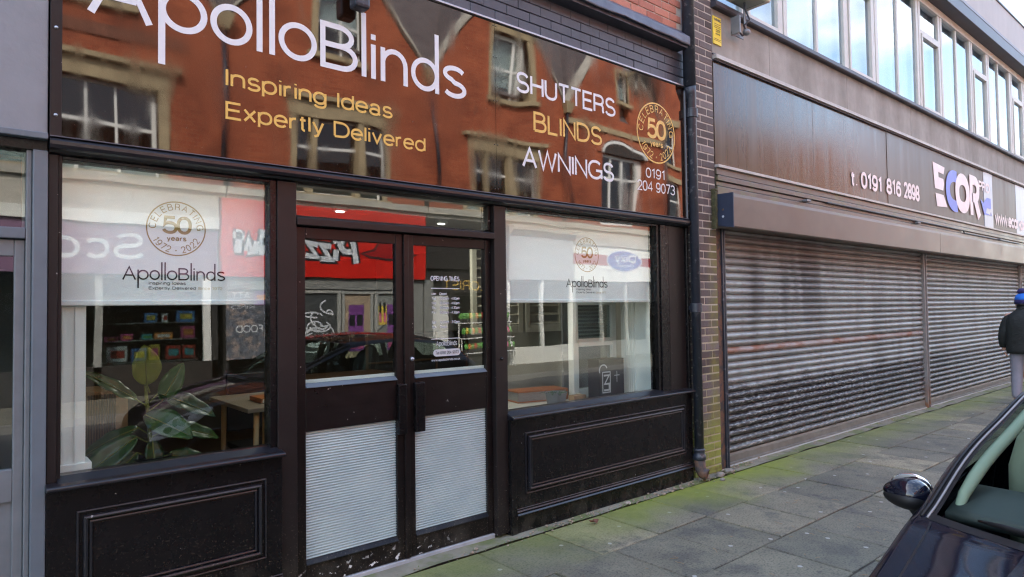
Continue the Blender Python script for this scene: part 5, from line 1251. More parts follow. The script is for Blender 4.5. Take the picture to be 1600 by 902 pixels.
# continuous body: pelvis, spine, head, arms, legs (forward is +x, left is +y)
bv = [pp(0, 0, .93), pp(0, 0, 1.12), pp(.01, 0, 1.36), pp(.03, 0, 1.48), pp(.05, 0, 1.57), pp(.06, 0, 1.66), pp(.06, 0, 1.72),
      pp(.0, .19, 1.40), pp(-.05, .255, 1.14), pp(.03, .27, .92), pp(.05, .265, .84), pp(0, -.19, 1.40), pp(.04, -.25, 1.14), pp(.14, -.25, .92), pp(.17, -.245, .84),
      pp(.0, .10, .86), pp(.02, .105, .48), pp(-.05, .105, .09), pp(.06, .115, .04), pp(.0, -.10, .86), pp(.14, -.10, .50), pp(-.02, -.10, .12), pp(.10, -.11, .06)]
be = [(0, 1), (1, 2), (2, 3), (3, 4), (4, 5), (5, 6), (2, 7), (7, 8), (8, 9), (9, 10), (2, 11), (11, 12), (12, 13), (13, 14), (0, 15), (15, 16), (16, 17), (17, 18), (0, 19), (19, 20), (20, 21), (21, 22)]
br = [.12, .12, .14, .055, .075, .095, .07, .065, .048, .032, .036, .065, .048, .032, .036, .088, .062, .045, .035, .088, .062, .045, .035]
skin_mesh('body', bv, be, br, skin_mat, per)
# clothes follow the body
jk = MB(); prof_ = [(.805, .135, .205, -.01), (.81, .165, .228, -.01), (.90, .168, .230, -.01), (1.0, .165, .228, -.015), (1.12, .160, .226, -.02), (1.24, .160, .230, -.025), (1.34, .150, .228, -.02), (1.41, .128, .200, -.01), (1.46, .100, .150, .005), (1.495, .082, .100, .02), (1.53, .075, .082, .035), (1.545, .062, .068, .038)]
vs = []; NN = 28
for z, rx, ry, ox in prof_:
    for k in range(NN):
        a_ = 2 * math.pi * k / NN; ca, sa = math.cos(a_), math.sin(a_); q = .8
        x = ox + rx * math.copysign(abs(ca) ** q, ca); y = ry * math.copysign(abs(sa) ** q, sa); nn = mnoise.noise(Vector((x * 6, y * 6, z * 9))) * .012
        vs.append(pp(x * (1 + nn * 3), y * (1 + nn), z + nn * .4))
jk.add(vs, [(i * NN + k, i * NN + (k + 1) % NN, (i + 1) * NN + (k + 1) % NN, (i + 1) * NN + k) for i in range(len(prof_) - 1) for k in range(NN)] + [tuple(range(NN))[::-1]])
for s_, pts_ in ((1, [(-.01, .12, 1.42), (-.015, .185, 1.36), (-.03, .222, 1.25), (-.06, .252, 1.12), (-.02, .268, 1.0), (.025, .272, .93), (.035, .270, .905)]), (-1, [(-.01, -.12, 1.42), (.0, -.185, 1.36), (.02, -.222, 1.25), (.04, -.252, 1.12), (.09, -.275, 1.0), (.13, -.27, .93), (.14, -.268, .905)])):
    jk.tube([pp(*p_) for p_ in pts_], [.060, .082, .080, .074, .066, .058, .050], 16)
jk.build('jacket', jacket_mat, per, smooth=True, sub=1)
tv = [pp(-.01, 0, .93), pp(0, .10, .84), pp(.02, .108, .50), pp(-.045, .108, .075), pp(0, -.10, .84), pp(.14, -.105, .52), pp(-.01, -.105, .11)]
skin_mesh('trousers', tv, [(0, 1), (1, 2), (2, 3), (0, 4), (4, 5), (5, 6)], [.12, .105, .084, .070, .105, .084, .070], trouser_mat, per)
for (a, b, c) in (((-.10, .108, .055), (.02, .11, .05), (.12, .115, .035)), ((-.06, -.105, .09), (.06, -.105, .07), (.16, -.11, .04))):
    skin_mesh('shoe', [pp(*a), pp(*b), pp(*c)], [(0, 1), (1, 2)], [.05, .05, .038], shoe_mat, per, 0, 2)
# hands: palm is the wrist end of the body; five separate fingers each
for s, bx0 in ((1, (.05, .265, .84)), (-1, (.17, -.245, .84))):
    for k, (ox, L) in enumerate(((-.024, .062), (-.008, .075), (.010, .080), (.026, .070))):
        x, y, z = bx0; skin_mesh('finger', [pp(x + ox, y, z - .01), pp(x + ox + .006, y - s * .004, z - .01 - L * .45), pp(x + ox + .004, y - s * .018, z - .01 - L * .78), pp(x + ox + .002, y - s * .032, z - .01 - L)], [(0, 1), (1, 2), (2, 3)], [.0105, .0095, .0085, .0075], skin_mat, per, 0, 1)
    x, y, z = bx0; skin_mesh('thumb', [pp(x + .02, y - s * .01, z + .02), pp(x + .048, y - s * .02, z - .01), pp(x + .052, y - s * .026, z - .045)], [(0, 1), (1, 2)], [.012, .011, .009], skin_mat, per, 0, 1)
for s in (1, -1):
    MB().ellipsoid(pp(.045, s * .094, 1.60), (.022, .010, .032), 10, 8).build('ear', skin_mat, per, smooth=True)
    MB().ellipsoid(pp(.140, s * .032, 1.625), (.010, .013, .008), 10, 8).build('eye', paper, per, smooth=True)
MB().ellipsoid(pp(.160, 0, 1.60), (.022, .014, .024), 10, 8).build('nose', skin_mat, per, smooth=True)
MB().ellipsoid(pp(.140, 0, 1.555), (.010, .026, .006), 10, 8).build('mouth', M('lip', (.35, .12, .10), .5), per, smooth=True)
MB().ellipsoid(pp(.035, 0, 1.60), (.100, .088, .085), 16, 12).build('hair', car_dark, per, smooth=True)
MB().lathe([(.070, 1.505), (.088, 1.51), (.084, 1.555), (.074, 1.56)], pp(.035, 0, 0), 20).build('collar', jacket_mat, per, smooth=True)
MB().lathe([(.099, 1.595), (.112, 1.60), (.116, 1.635), (.112, 1.665), (.104, 1.668)], pp(.05, 0, 0), 24).build('hat_band', hat_navy, per, smooth=True)
MB().lathe([(.106, 1.655), (.108, 1.69), (.094, 1.735), (.055, 1.765), (0, 1.775)], pp(.045, 0, 0), 24).build('hat', hat_blue, per, smooth=True)
mb = MB()
mb.ellipsoid(pp(.03, .012, 1.80), (.055, .055, .05), 20, 14, lambda p: p * (1 + .16 * mnoise.noise(p * 5)))
mb.build('bobble', hat_navy, per, smooth=True)

# ================================================================== LITTER on the pavement
lt = MB(); rnd = random.Random(3)
for k in range(70):      # twigs and dry stalks
    x = rnd.uniform(2.6, 6.5); y = rnd.uniform(-2.2, -.9); a = rnd.uniform(0, 6.28); L = rnd.uniform(.02, .07); p = [(x, y, .006)]
    for m_ in range(3): a += rnd.uniform(-.6, .6); p.append((p[-1][0] + L / 3 * math.cos(a), p[-1][1] + L / 3 * math.sin(a), .006 + rnd.uniform(0, .006)))
    lt.tube(p, .0014, 4)
o = lt.build('twigs', M('dry_stalk', (.26, .17, .085), .8, var=.3)); o['kind'] = 'stuff'; o['label'] = 'dry stalks and twigs scattered over the paving slabs'
lt = MB()
for k in range(260):
    near = rnd.random() < .6
    x = rnd.uniform(3.1, 6.3) if near else rnd.uniform(1.8, 12); y = (rnd.gauss(-.085, .035) if near else rnd.gauss(-.10, .03)); r = rnd.uniform(.003, .011) * (1.6 if rnd.random() < .08 else 1)
    if 4.6 < x < 6.1: r *= 1.35
    if x > 5.9: y += .07
    lt.ellipsoid((x, y, r * .5 + .004), (r, r * rnd.uniform(.6, 1), r * .6), 6, 4)
o = lt.build('rubble', M('wall_foot_rubble', (.27, .21, .15), .95, var=.45, vs=40)); o['kind'] = 'stuff'; o['label'] = 'small rubble and grit along the foot of the wall'
lt = MB()
for k in range(240):
    x = rnd.choice([rnd.uniform(2.2, 5.2), rnd.uniform(5.3, 5.9), rnd.uniform(3.2, 4.6)]); y = rnd.gauss(-.115, .02); L = rnd.uniform(.006, .022); a = rnd.uniform(0, 6.28); w = .003
    lt.add([(x - w * math.sin(a), y + w * math.cos(a), .003), (x + w * math.sin(a), y - w * math.cos(a), .003), (x + L * .6 * math.cos(a), y + L * .6 * math.sin(a), L)], [(0, 1, 2)])
o = lt.build('moss_tufts', M('moss_green', (.09, .15, .02), .8, var=.3, vs=30)); o['kind'] = 'stuff'; o['label'] = 'tufts of moss and weed in the joint at the wall foot'
for (x, y, r, lab) in ((4.28, -.085, .026, 'pale stone lying at the foot of the right stall riser'), (5.62, -.10, .05, 'grey cobble beside the drainpipe outlet'), (5.80, -.085, .055, 'broken cobble at the foot of the brick pier'), (5.50, -.20, .03, 'small stone in front of the drainpipe outlet')):
    st_ = MB().ellipsoid((x, y, r * .3), (r, r * .75, r * .5), 14, 10, lambda p: p * (1 + .25 * mnoise.noise(p * 1.7 + Vector((x * 9, 0, 0))))).build('stone', M('stone_%d' % int(x * 100), (.42, .35, .28) if x < 5 else (.20, .18, .15), .9, var=.3, vs=20, bump=.003)); tag(st_, lab, 'stone', 'stones at the wall foot')
lf = MB().grid(lambda u, v: (3.70 + .05 * (u - .5) + .012 * math.sin(v * 5), -.24 + .045 * (v - .5), .012 + .02 * (u - .5) ** 2 * 4), 5, 5).build('dead_leaf', M('dead_leaf_mat', (.14, .055, .03), .7, var=.3), smooth=True, solid=.001); tag(lf, 'curled brown dead leaf on the paving near the doors', 'leaf')

# ================================================================== FAR SIDE OF THE STREET (seen in the glass and the glossy sign)
YF = -11.0
def holed(mb, x0, x1, z0, z1, holes, ya, yb):
    xs_ = sorted({x0, x1, *[h[0] for h in holes], *[h[1] for h in holes]}); zs_ = sorted({z0, z1, *[h[2] for h in holes], *[h[3] for h in holes]})
    for a, b in zip(xs_, xs_[1:]):
        run = None
        for c, d in zip(zs_, zs_[1:]):
            inside = any(h[0] < (a + b) / 2 < h[1] and h[2] < (c + d) / 2 < h[3] for h in holes)
            if not inside: run = (run[0], d) if run else (c, d)
            if inside or d == z1:
                if run: mb.box(a, b, ya, yb, run[0], run[1])
                run = None
    return mb
def far_window(par, x0, x1, z0, z1, bars=(), rails=(), fmat=white_upvc, fw=.06, blindz=None, depth=.14, curtain=False):
    w = MB(); y = YF - depth
    w.box(x0, x0 + fw, y - .06, y, z0, z1); w.box(x1 - fw, x1, y - .06, y, z0, z1); w.box(x0 + fw, x1 - fw, y - .059, y - .001, z0, z0 + fw); w.box(x0 + fw, x1 - fw, y - .059, y - .001, z1 - fw, z1)
    for b in bars: w.box(b - fw / 2, b + fw / 2, y - .058, y + .004, z0 + fw, z1 - fw)
    o = w.build('window', fmat, par)
    for r in rails: bx(x0 + fw, x1 - fw, y - .055, y - .004, r - .03, r + .03).build('glazing_bar', fmat, o)
    bx(x0 + .02, x1 - .02, y - .035, y - .030, z0 + .02, z1 - .02).build('pane', opp_glass, o)
    if blindz: bx(x0 + .03, x1 - .03, y - .16, y - .15, blindz[0], blindz[1]).build('window_blind', white_paint, o)
    return o
def house(x0, x1, label, eav=8.0, lower=None, attic=None, arch=None, ridge=11.35, extra=None):
    t = thing('gabled_house', label, 'house', ((x0 + x1) / 2, YF, 0), 'red brick gabled houses across the street')
    holes = [h for h in (lower, arch) if h]
    mb = holed(MB(), x0, x1, 4.36, eav, holes + ([(attic[0], attic[1], attic[2], eav)] if attic and attic[2] < eav else []), YF - .35, YF)
    mb.build('wall', far_brick, t)
    xa, xb, xm = x0 + .12, x1 - .12, (x0 + x1) / 2; sl = (ridge - eav) / (xm - xa)
    def roofz(x): return eav + (x - xa) * sl if x < xm else eav + (xb - x) * sl
    g = MB(); cuts = sorted({xa, xm, xb, *([attic[0], attic[1]] if attic else [])})
    for a, b in zip(cuts, cuts[1:]):
        lo = attic[3] if attic and attic[0] <= (a + b) / 2 <= attic[1] else eav
        g.ext_y([(a, lo), (b, lo), (b, max(roofz(b), lo + .01)), (a, max(roofz(a), lo + .01))] if roofz(a) > eav + .01 and roofz(b) > eav + .01 else ([(a, lo), (b, lo), (b, roofz(b))] if roofz(a) <= eav + .01 else [(a, lo), (b, lo), (a, roofz(a))]), YF - .35, YF)
    g.build('gable', far_brick, t)
    for (p, q) in (((xa - .10, eav - .06), (xm, ridge + .10)), ((xb + .10, eav - .06), (xm, ridge + .10))):
        d = Vector((q[0] - p[0], q[1] - p[1])).normalized(); n_ = Vector((-d.y, d.x)) * (.045 if p[0] < xm else -.045)
        MB().ext_y([p, q, (q[0] + n_.x, q[1] + n_.y), (p[0] + n_.x, p[1] + n_.y)], YF - .42, YF + .05).build('verge_stone', stone_band, t)
        MB().ext_y([(p[0], p[1] - .02), (q[0], q[1] - .02), (q[0] + n_.x * .9, q[1] + n_.y * .9), (p[0] + n_.x * .9, p[1] + n_.y * .9)], YF - 4.2, YF - .43).build('gable_roof', slate, t)
    MB().ext_x([(YF - .05, eav), (YF - 4.3, 13.3), (YF - 8.5, eav), (YF - 8.5, 4.4), (YF - 8.3, 4.4), (YF - 8.3, eav - .1), (YF - 4.3, 13.1), (YF - .36, eav - .02)], x0, x1).build('roof', slate, t)
    bx(x0, x1, YF - 8.4, YF - .36, 4.30, 4.42).build('floor', far_dark, t); bx(x0, x1, YF - 3.2, YF - 3.1, 4.42, 10.4).build('partition', M('partition_paint', (.16, .15, .13), .9) if 'partition_paint' not in bpy.data.materials else bpy.data.materials['partition_paint'], t)
    bx(x0, x1, YF - .30, YF + .16, 4.20, 4.355).build('stone_band', stone_band, t); bx(x0, x1, YF - .30, YF + .08, 4.10, 4.198).build('stone_band', stone_band, t)
    return t
def stone_surround(t, x0, x1, z0, z1, jamb=.14, lint=.42, mullions=(), cornice=True, sill=True):
    bx(x0 - jamb, x0, YF - .2, YF + .035, z0, z1).build('stone_jamb', stone, t); bx(x1, x1 + jamb, YF - .2, YF + .035, z0, z1).build('stone_jamb', stone, t)
    bx(x0 - jamb - .02, x1 + jamb + .02, YF - .2, YF + .05, z1, z1 + lint).build('stone_lintel', stone, t)
    if cornice: bx(x0 - jamb - .16, x1 + jamb + .16, YF - .1, YF + .18, z1 + lint + .002, z1 + lint + .11).build('stone_cornice', stone, t)
    if sill: bx(x0 - jamb - .08, x1 + jamb + .08, YF - .2, YF + .12, z0 - .13, z0 - .002).build('stone_sill', stone, t)
    for m_ in mullions: bx(m_ - .075, m_ + .075, YF - .2, YF + .02, z0, z1).build('stone_mullion', stone, t)
ZW = .06
hz = house(-.72, 4.38, 'red brick gabled house over the purple charity shop across the street', lower=(-.30, 3.15, 3.92 + .46, 6.08), attic=(1.0, 2.6, 7.70, 9.4))
stone_surround(hz, -.30, 3.15, 4.40, 6.08, lint=.36)
far_window(hz, -.30, 3.15, 4.38, 6.08, bars=(.35, 1.0, 1.72, 2.42), rails=(5.35,), blindz=(4.4, 4.95))
stone_surround(hz, 1.0, 2.6, 7.70, 9.4, lint=.3); far_window(hz, 1.0, 2.6, 7.70, 9.4, bars=(1.8,), rails=(8.5,))
bx(-.5, 3.6, YF - .1, YF + .04, 6.95, 7.22).build('brick_band', M('dark_brick_band', (.16, .06, .035), .85, var=.3, vs=8), hz)
ha = house(4.42, 9.48, 'red brick gabled house with stone mullioned window over the red pizza shop', lower=(5.80, 8.22, 4.40, 6.12), attic=(6.35, 7.62, 7.74, 9.30))
stone_surround(ha, 5.80, 8.22, 4.40, 6.12, mullions=(6.32, 7.52)); far_window(ha, 5.80, 8.22, 4.40, 6.12, bars=(6.32, 7.52), rails=(5.45,), fmat=white_upvc)
stone_surround(ha, 6.35, 7.62, 7.74, 9.30, lint=.3); far_window(ha, 6.35, 7.62, 7.74, 9.30, bars=(7.0,), rails=(8.55,), blindz=(8.5, 9.25))
hb = house(9.52, 14.62, 'red brick gabled house with tall attic window over the dark flower shop', lower=(10.88, 13.36, 4.40, 6.10), attic=(11.62, 13.05, 7.80, 9.62))
stone_surround(hb, 10.88, 13.36, 4.40, 6.10, mullions=(11.52, 12.60)); far_window(hb, 10.88, 13.36, 4.40, 6.10, bars=(11.52, 12.60), rails=(5.5,), blindz=(4.45, 4.9))
stone_surround(hb, 11.62, 13.05, 7.80, 9.62, lint=.3); far_window(hb, 11.62, 13.05, 7.80, 9.62, bars=(12.75,), rails=(8.75,), fw=.10, blindz=(8.0, 9.55))
hc = house(14.66, 19.46, 'red brick gabled house with arched window over the chicken shop', lower=(16.40, 18.28, 4.45, 6.75), attic=(17.45, 18.15, 8.75, 9.80), ridge=11.3)
far_window(hc, 16.40, 18.28, 4.45, 6.75, bars=(17.02, 17.66), rails=(6.05,), fw=.10)
AR = MB(); arc_pts = [(17.34 + 1.0 * math.cos(R(a)), 6.75 + .50 * math.sin(R(a))) for a in range(0, 181, 12)]
AR.ext_y(arc_pts, YF - .1, YF + .02); AR.build('window_arch', far_dark, hc); AR2 = MB(); pa = [(17.34 + .98 * math.cos(R(a)), 6.75 + .48 * math.sin(R(a))) for a in range(0, 181, 12)]; pb = [(17.34 + .88 * math.cos(R(a)), 6.75 + .38 * math.sin(R(a))) for a in range(0, 181, 12)]; AR2.ext_y(pa + pb[::-1], YF + .021, YF + .05); AR2.build('arch_frame', white_upvc, hc)
ring_ = MB(); pts_o = [(17.34 + 1.28 * math.cos(R(a)), 6.75 + .78 * math.sin(R(a))) for a in range(0, 181, 12)]; pts_i = [(17.34 + 1.02 * math.cos(R(a)), 6.75 + .52 * math.sin(R(a))) for a in range(0, 181, 12)]
ring_.ext_y(pts_o + pts_i[::-1], YF - .05, YF + .05); ring_.build('brick_arch', M('rubbed_brick', (.34, .10, .045), .85, var=.2), hc)
stone_surround(hc, 17.45, 18.15, 8.75, 9.80, jamb=.06, lint=.12, cornice=False); far_window(hc, 17.45, 18.15, 8.75, 9.80, fw=.07, blindz=(9.0, 9.75))
bx(14.7, 19.4, YF - .1, YF + .10, 7.42, 7.60).build('string_course', stone, hc)
def flat_building(a, b, top, label, nb, fm):
    t = thing('brick_terrace', label, 'building', ((a + b) / 2, YF, 0), 'flat topped brick buildings across the street')
    n = nb; w = (b - a) / n; holes = [(a + (k + .5) * w - .55, a + (k + .5) * w + .55, z, z + 1.5) for k in range(n) for z in (4.7, 6.9) if z + 1.9 < top]
    holed(MB(), a, b, 4.1, top, holes, YF - .35, YF).build('wall', far_brick, t)
    for h in holes:
        far_window(t, *h, rails=(h[2] + .75,)); bx(h[0] - .1, h[1] + .1, YF - .1, YF + .05, h[3] + .002, h[3] + .22).build('stone_lintel', stone, t); bx(h[0] - .1, h[1] + .1, YF - .1, YF + .08, h[2] - .12, h[2] - .002).build('stone_sill', stone, t)
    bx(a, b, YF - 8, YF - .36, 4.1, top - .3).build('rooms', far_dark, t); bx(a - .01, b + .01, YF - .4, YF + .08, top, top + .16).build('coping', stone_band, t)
    bx(a, b, YF - 3, YF - .01, 0, 4.095).build('shop_wall', dark_fascia, t); bx(a + .3, b - .3, YF - .02, YF + .03, .5, 2.4).build('shop_window', opp_glass, t); bx(a + .1, b - .1, YF, YF + .12, 2.6, 3.6).build('shop_fascia', fm, t)
for a, b, top, lab, n, fm in ((19.52, 22.4, 11.0, 'narrow tall flat topped brick building just past the chicken shop across the street', 2, white_fascia), (22.44, 26.0, 9.0, 'low flat topped brick building with deep red shop fascia farther along the street', 3, red_dark), (26.04, 33.0, 9.3, 'flat topped brick building with blue shop fascia farther along the street', 4, blue_print), (33.04, 42.0, 10.2, 'taller flat topped brick building with white shop fascia far along the street', 5, white_fascia), (42.04, 58, 10.8, 'longest flat topped brick building at the far end across the street', 8, red_dark)): flat_building(a, b, top, lab, n, fm)
for i, (a, b) in enumerate(((-5.82, -.76), (-10.9, -5.86))):
    nm = 'red brick gabled house left of the purple charity shop' if i == 0 else 'farthest left red brick gabled house across the street'
    h = house(a, b, nm, lower=(a + 1.4, b - 1.3, 4.5, 6.1), attic=(a + 1.9, b - 1.8, 7.8, 9.3))
    stone_surround(h, a + 1.4, b - 1.3, 4.5, 6.1); far_window(h, a + 1.4, b - 1.3, 4.5, 6.1, bars=((a + b) / 2,), rails=(5.4,)); stone_surround(h, a + 1.9, b - 1.8, 7.8, 9.3, lint=.3); far_window(h, a + 1.9, b - 1.8, 7.8, 9.3, rails=(8.5,))
    bx(a, b, YF - 3, YF, 0, 4.095).build('shop_wall', dark_fascia, h); bx(a + .4, b - .4, YF - .02, YF + .03, .5, 2.4).build('shop_window', opp_glass, h); bx(a + .2, b - .2, YF, YF + .12, 2.6, 3.6).build('shop_fascia', white_fascia if i else blue_print, h)
for i, x in enumerate((-.70, 4.40, 9.50, 14.64, 19.48)):
    t = thing('rainwater_pipe', ['', 'black rainwater pipe with hopper between the charity shop and pizza shop houses', 'black rainwater pipe with hopper between the pizza shop and flower shop houses', 'black rainwater pipe with hopper between the flower shop and chicken shop houses', 'black rainwater pipe with hopper right of the chicken shop house'][i] or 'black rainwater pipe with hopper left of the charity shop house', 'drainpipe', (x, YF, 4.4), 'rainwater pipes across the street')
    MB().tube([(x, YF + .10, 7.72), (x, YF + .10, 4.38)], .06, 10).build('pipe', iron_black, t, smooth=True)
    MB().add([(x - .12, YF + .02, 7.70), (x + .12, YF + .02, 7.70), (x + .12, YF + .2, 7.70), (x - .12, YF + .2, 7.70), (x - .24, YF + .02, 8.05), (x + .24, YF + .02, 8.05), (x + .24, YF + .28, 8.05), (x - .24, YF + .28, 8.05)], [(3, 2, 1, 0), (4, 5, 6, 7), (0, 1, 5, 4), (1, 2, 6, 5), (2, 3, 7, 6), (3, 0, 4, 7)]).build('hopper', stone, t)
# --- shops below
def shop_room(t, x0, x1, depth=2.6, back=far_dark, ceil=True):
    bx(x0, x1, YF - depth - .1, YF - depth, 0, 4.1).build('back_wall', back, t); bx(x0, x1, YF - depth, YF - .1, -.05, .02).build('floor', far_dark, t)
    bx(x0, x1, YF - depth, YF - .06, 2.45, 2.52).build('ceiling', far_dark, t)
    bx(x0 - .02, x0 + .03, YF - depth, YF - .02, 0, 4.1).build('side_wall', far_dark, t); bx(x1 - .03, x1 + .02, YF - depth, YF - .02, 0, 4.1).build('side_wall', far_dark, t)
def toy(x, y, z, sx, sz, m, label, cat='box'):
    t = thing(cat.replace(' ', '_'), label, cat, (x, y, z), 'goods on the charity shop shelves'); bx(x, x + sx, y, y + .12, z, z + sz).build('carton', TOY[m], t, bevel=.008); bx(x + sx * .15, x + sx * .85, y + .1201, y + .122, z + sz * .25, z + sz * .75).build('printed_picture', TOY[(m + 3) % 8], t)
sc = thing('charity_shop', 'purple fronted charity shop with toys on shelves across the street', 'shopfront', (1.8, YF, 0))
shop_room(sc, -.70, 4.25, 1.3)
bx(-.70, 4.24, YF - .1, YF + .10, 2.44, 3.40).build('fascia', purple, sc); bx(-.70, 4.24, YF - .1, YF + .16, 3.402, 3.64).build('white_fascia_band', white_fascia, sc)
bx(-.70, 4.24, YF - .1, YF + .10, 3.642, 4.098).build('blind_box', stone_band, sc)
lettering('Scope', 2.84, .24, 2.72, 3.22, YF + .102, white_vinyl, sc, w=.15, gap=.22, face=1)
for (x0, x1, z0, z1, m) in ((-.7, 4.25, 0, .62, dark_fascia), (-.7, -.62, .62, 2.44, white_upvc), (2.02, 2.14, .0, 2.44, grey_frame), (3.98, 4.12, .62, 2.44, white_upvc)): bx(x0, x1, YF - .10, YF + .03, z0, z1).build('shop_frame', m, sc)
bx(4.14, 4.25, YF - .1, YF + .03, 0, 2.44).build('shop_frame', far_dark, sc); bx(-.6, 3.97, YF - .03, YF - .024, .64, 2.43).build('pane', opp_glass, sc)
for z in (.62, 1.05, 1.42, 1.85): bx(2.2, 3.95, YF - .8, YF - .35, z, z + .02).build('shelf', grey_frieze, sc)
rt = random.Random(5)
goods = [(2.30, .66, .34, .30, 6), (2.72, .66, .28, .24, 2), (3.05, .66, .2, .30, 5), (3.38, .66, .26, .26, 1), (3.68, .66, .24, .26, 1), (2.25, 1.07, .22, .10, 0), (2.52, 1.07, .20, .14, 0), (2.9, 1.07, .2, .12, 4), (3.15, 1.07, .34, .14, 3), (3.66, 1.07, .26, .28, 0), (2.95, 1.44, .24, .22, 2), (3.30, 1.44, .10, .20, 6), (3.58, 1.44, .34, .26, 2), (3.1, 1.87, .5, .34, 5)]
adj = ['white picture card pack', 'blue toy box', 'yellow game box', 'red toy crate', 'red framed toy', 'pink toy pot', 'second pink toy', 'teal toy figure', 'orange toy set', 'pink frame toy', 'blue jigsaw box', 'slim white book', 'blue boxed playset', 'tan display rack']
for (x, z, sx, sz, m), a in zip(goods, adj): toy(x, YF - .55, z, sx, sz, m, a + ' on the charity shop shelf across the street', 'toy box')
hd = thing('poster_hoarding', 'dark lettered poster panel between the charity shop and pizza shop', 'poster', (4.8, YF, .6))
bx(4.42, 5.62, YF - .02, YF + .03, .60, 2.40).build('board', M('poster_ground', (.10, .11, .13), .6, var=.6, vs=7, fn=lambda nt, p, c: mixc(nt, ramp(nt, nz(nt, 6, 6), [(.5, (0, 0, 0)), (.65, (.8, .8, .8))]), c, (.42, .32, .27))), hd)
for i, (tx, a, b, z, h) in enumerate((('LIVE', 5.55, 5.15, 2.22, .12), ('FRIEN', 5.1, 4.55, 2.20, .12), ('ATT', 4.9, 4.5, 1.95, .16), ('KIND', 5.0, 4.5, 1.72, .09), ('FOOD', 5.2, 4.6, 1.18, .18))): lettering(tx, a, b, z, z + h, YF + .031, white_vinyl, hd, w=.16, face=1)
bx(5.0, 5.40, YF + .0305, YF + .034, 1.80, 2.2).build('stuck_poster', purple_poster, hd); bx(5.04, 5.36, YF + .0345, YF + .036, 1.92, 2.04).build('stuck_poster', TOY[3], hd)
pz = thing('pizza_shop', 'closed pizza shop with red fascia and boarded doors across the street', 'shopfront', (7, YF, 0))
shop_room(pz, 4.45, 9.42, 1.2)
bx(4.30, 9.42, YF - .1, YF + .14, 2.44, 4.098).build('fascia', red_fascia, pz); bx(4.45, 9.0, YF - .1, YF + .06, 2.16, 2.438).build('frieze', grey_frieze, pz)
yz = YF + .142
# script lettering: black outline under white strokes
for m_, wd, dy in ((black_print, .56, 0), (white_vinyl, .32, .003)):
    mb = MB(); fl2 = lambda a, b, l: (a, yz + dy + .0005, b)
    def stroke(pts): ribbon(mb, pts, wd * .42, False, fl2)
    stroke([(7.42, 2.80), (7.34, 3.30), (7.28, 3.42)]); stroke([(7.36, 3.40), (7.12, 3.42), (7.02, 3.22), (7.12, 3.08), (7.32, 3.08)])
    stroke([(6.93, 3.12), (6.90, 2.86)]); stroke([(6.92, 3.26), (6.90, 3.34)])
    stroke([(6.80, 3.18), (6.56, 3.20), (6.78, 2.88), (6.50, 2.88)]); stroke([(6.46, 3.20), (6.20, 3.24), (6.44, 2.92), (6.14, 2.94)])
    stroke([(6.02, 3.22), (5.86, 3.24), (5.84, 3.02), (6.0, 2.96), (6.04, 3.14)]); stroke([(5.88, 3.24), (5.82, 2.96), (5.74, 2.96)])
    stroke([(5.44, 3.44), (5.38, 2.92)]); stroke([(5.16, 3.46), (5.12, 2.94)]); stroke([(5.42, 3.20), (5.14, 3.22)])
    stroke([(5.02, 3.22), (4.98, 3.02), (4.86, 3.0), (4.84, 3.22), (4.80, 3.0)]); stroke([(4.66, 3.42), (4.62, 3.02), (4.54, 3.02)]); stroke([(4.76, 3.28), (4.52, 3.30)])
    mb.build('lettering', m_, pz)
flat([(7.56, 3.06), (7.92, 3.16), (8.12, 3.50), (8.40, 3.64), (8.66, 3.50), (8.74, 3.20), (9.12, 3.08), (8.9, 2.98), (8.3, 2.93), (7.8, 2.97)], yz + .004, 'roof_emblem', red_dark, pz, .003)
mb = MB(); ribbon(mb, [(7.56, 3.06), (7.92, 3.16), (8.12, 3.50), (8.40, 3.64), (8.66, 3.50), (8.74, 3.20), (9.12, 3.08), (8.9, 2.98), (8.3, 2.93), (7.8, 2.97)], .05, True, lambda a, b, l: (a, yz + .005, b)); mb.build('emblem_outline', black_print, pz)
for x0, x1 in ((5.70, 5.80), (6.08, 6.16), (6.98, 7.06), (7.10, 7.17), (7.88, 7.95), (8.0, 8.09), (8.90, 9.0)): bx(x0, x1, YF - .1, YF + .03, 0, 2.15).build('door_frame', grey_frame, pz)
bx(5.80, 8.9, YF - .1, YF + .028, 2.06, 2.148).build('door_head', grey_frame, pz)
bx(9.0, 9.42, YF - .1, YF + .03, 0, 2.438).build('wall_pier', grey_frieze, pz)
for i, (a, b, m_) in enumerate(((5.80, 6.08, board), (6.16, 6.98, board), (7.17, 7.88, ply), (8.09, 8.90, M('grey_boarding', (.20, .21, .19), .7, var=.4, vs=3)))): bx(a, b, YF - .05, YF - .02, .05, 2.06).build('boarding', m_, pz)
rg = random.Random(11); mb = MB()
for k in range(16):
    cx_, cz_ = rg.uniform(6.35, 6.8), rg.uniform(.7, 1.75); r1, r2 = rg.uniform(.08, .26), rg.uniform(.05, .2); a0 = rg.uniform(0, 360)
    ribbon(mb, [(cx_ + r1 * math.cos(R(a)), cz_ + r2 * math.sin(R(a * 1.0))) for a in range(int(a0), int(a0 + rg.uniform(140, 330)), 18)], .035, False, lambda a, b, l: (min(6.95, max(6.18, a)), YF - .0195 + .0002 * k, b))
mb.build('graffiti', white_vinyl, pz)
def poster(x0, x1, z0, z1, m_):
    p = bx(x0, x1, YF - .0195, YF - .015, z0, z1).build('bill_poster', m_, pz)
    for i in range(2):
        for k in range(2): bx(x0 + .03 + i * (x1 - x0) / 2, x0 + (i + 1) * (x1 - x0) / 2 - .03, YF - .0148, YF - .014, z0 + .06 + k * (z1 - z0) / 2, z0 + .06 + k * (z1 - z0) / 2 + .26).build('print', black_print if k else TOY[0], p)
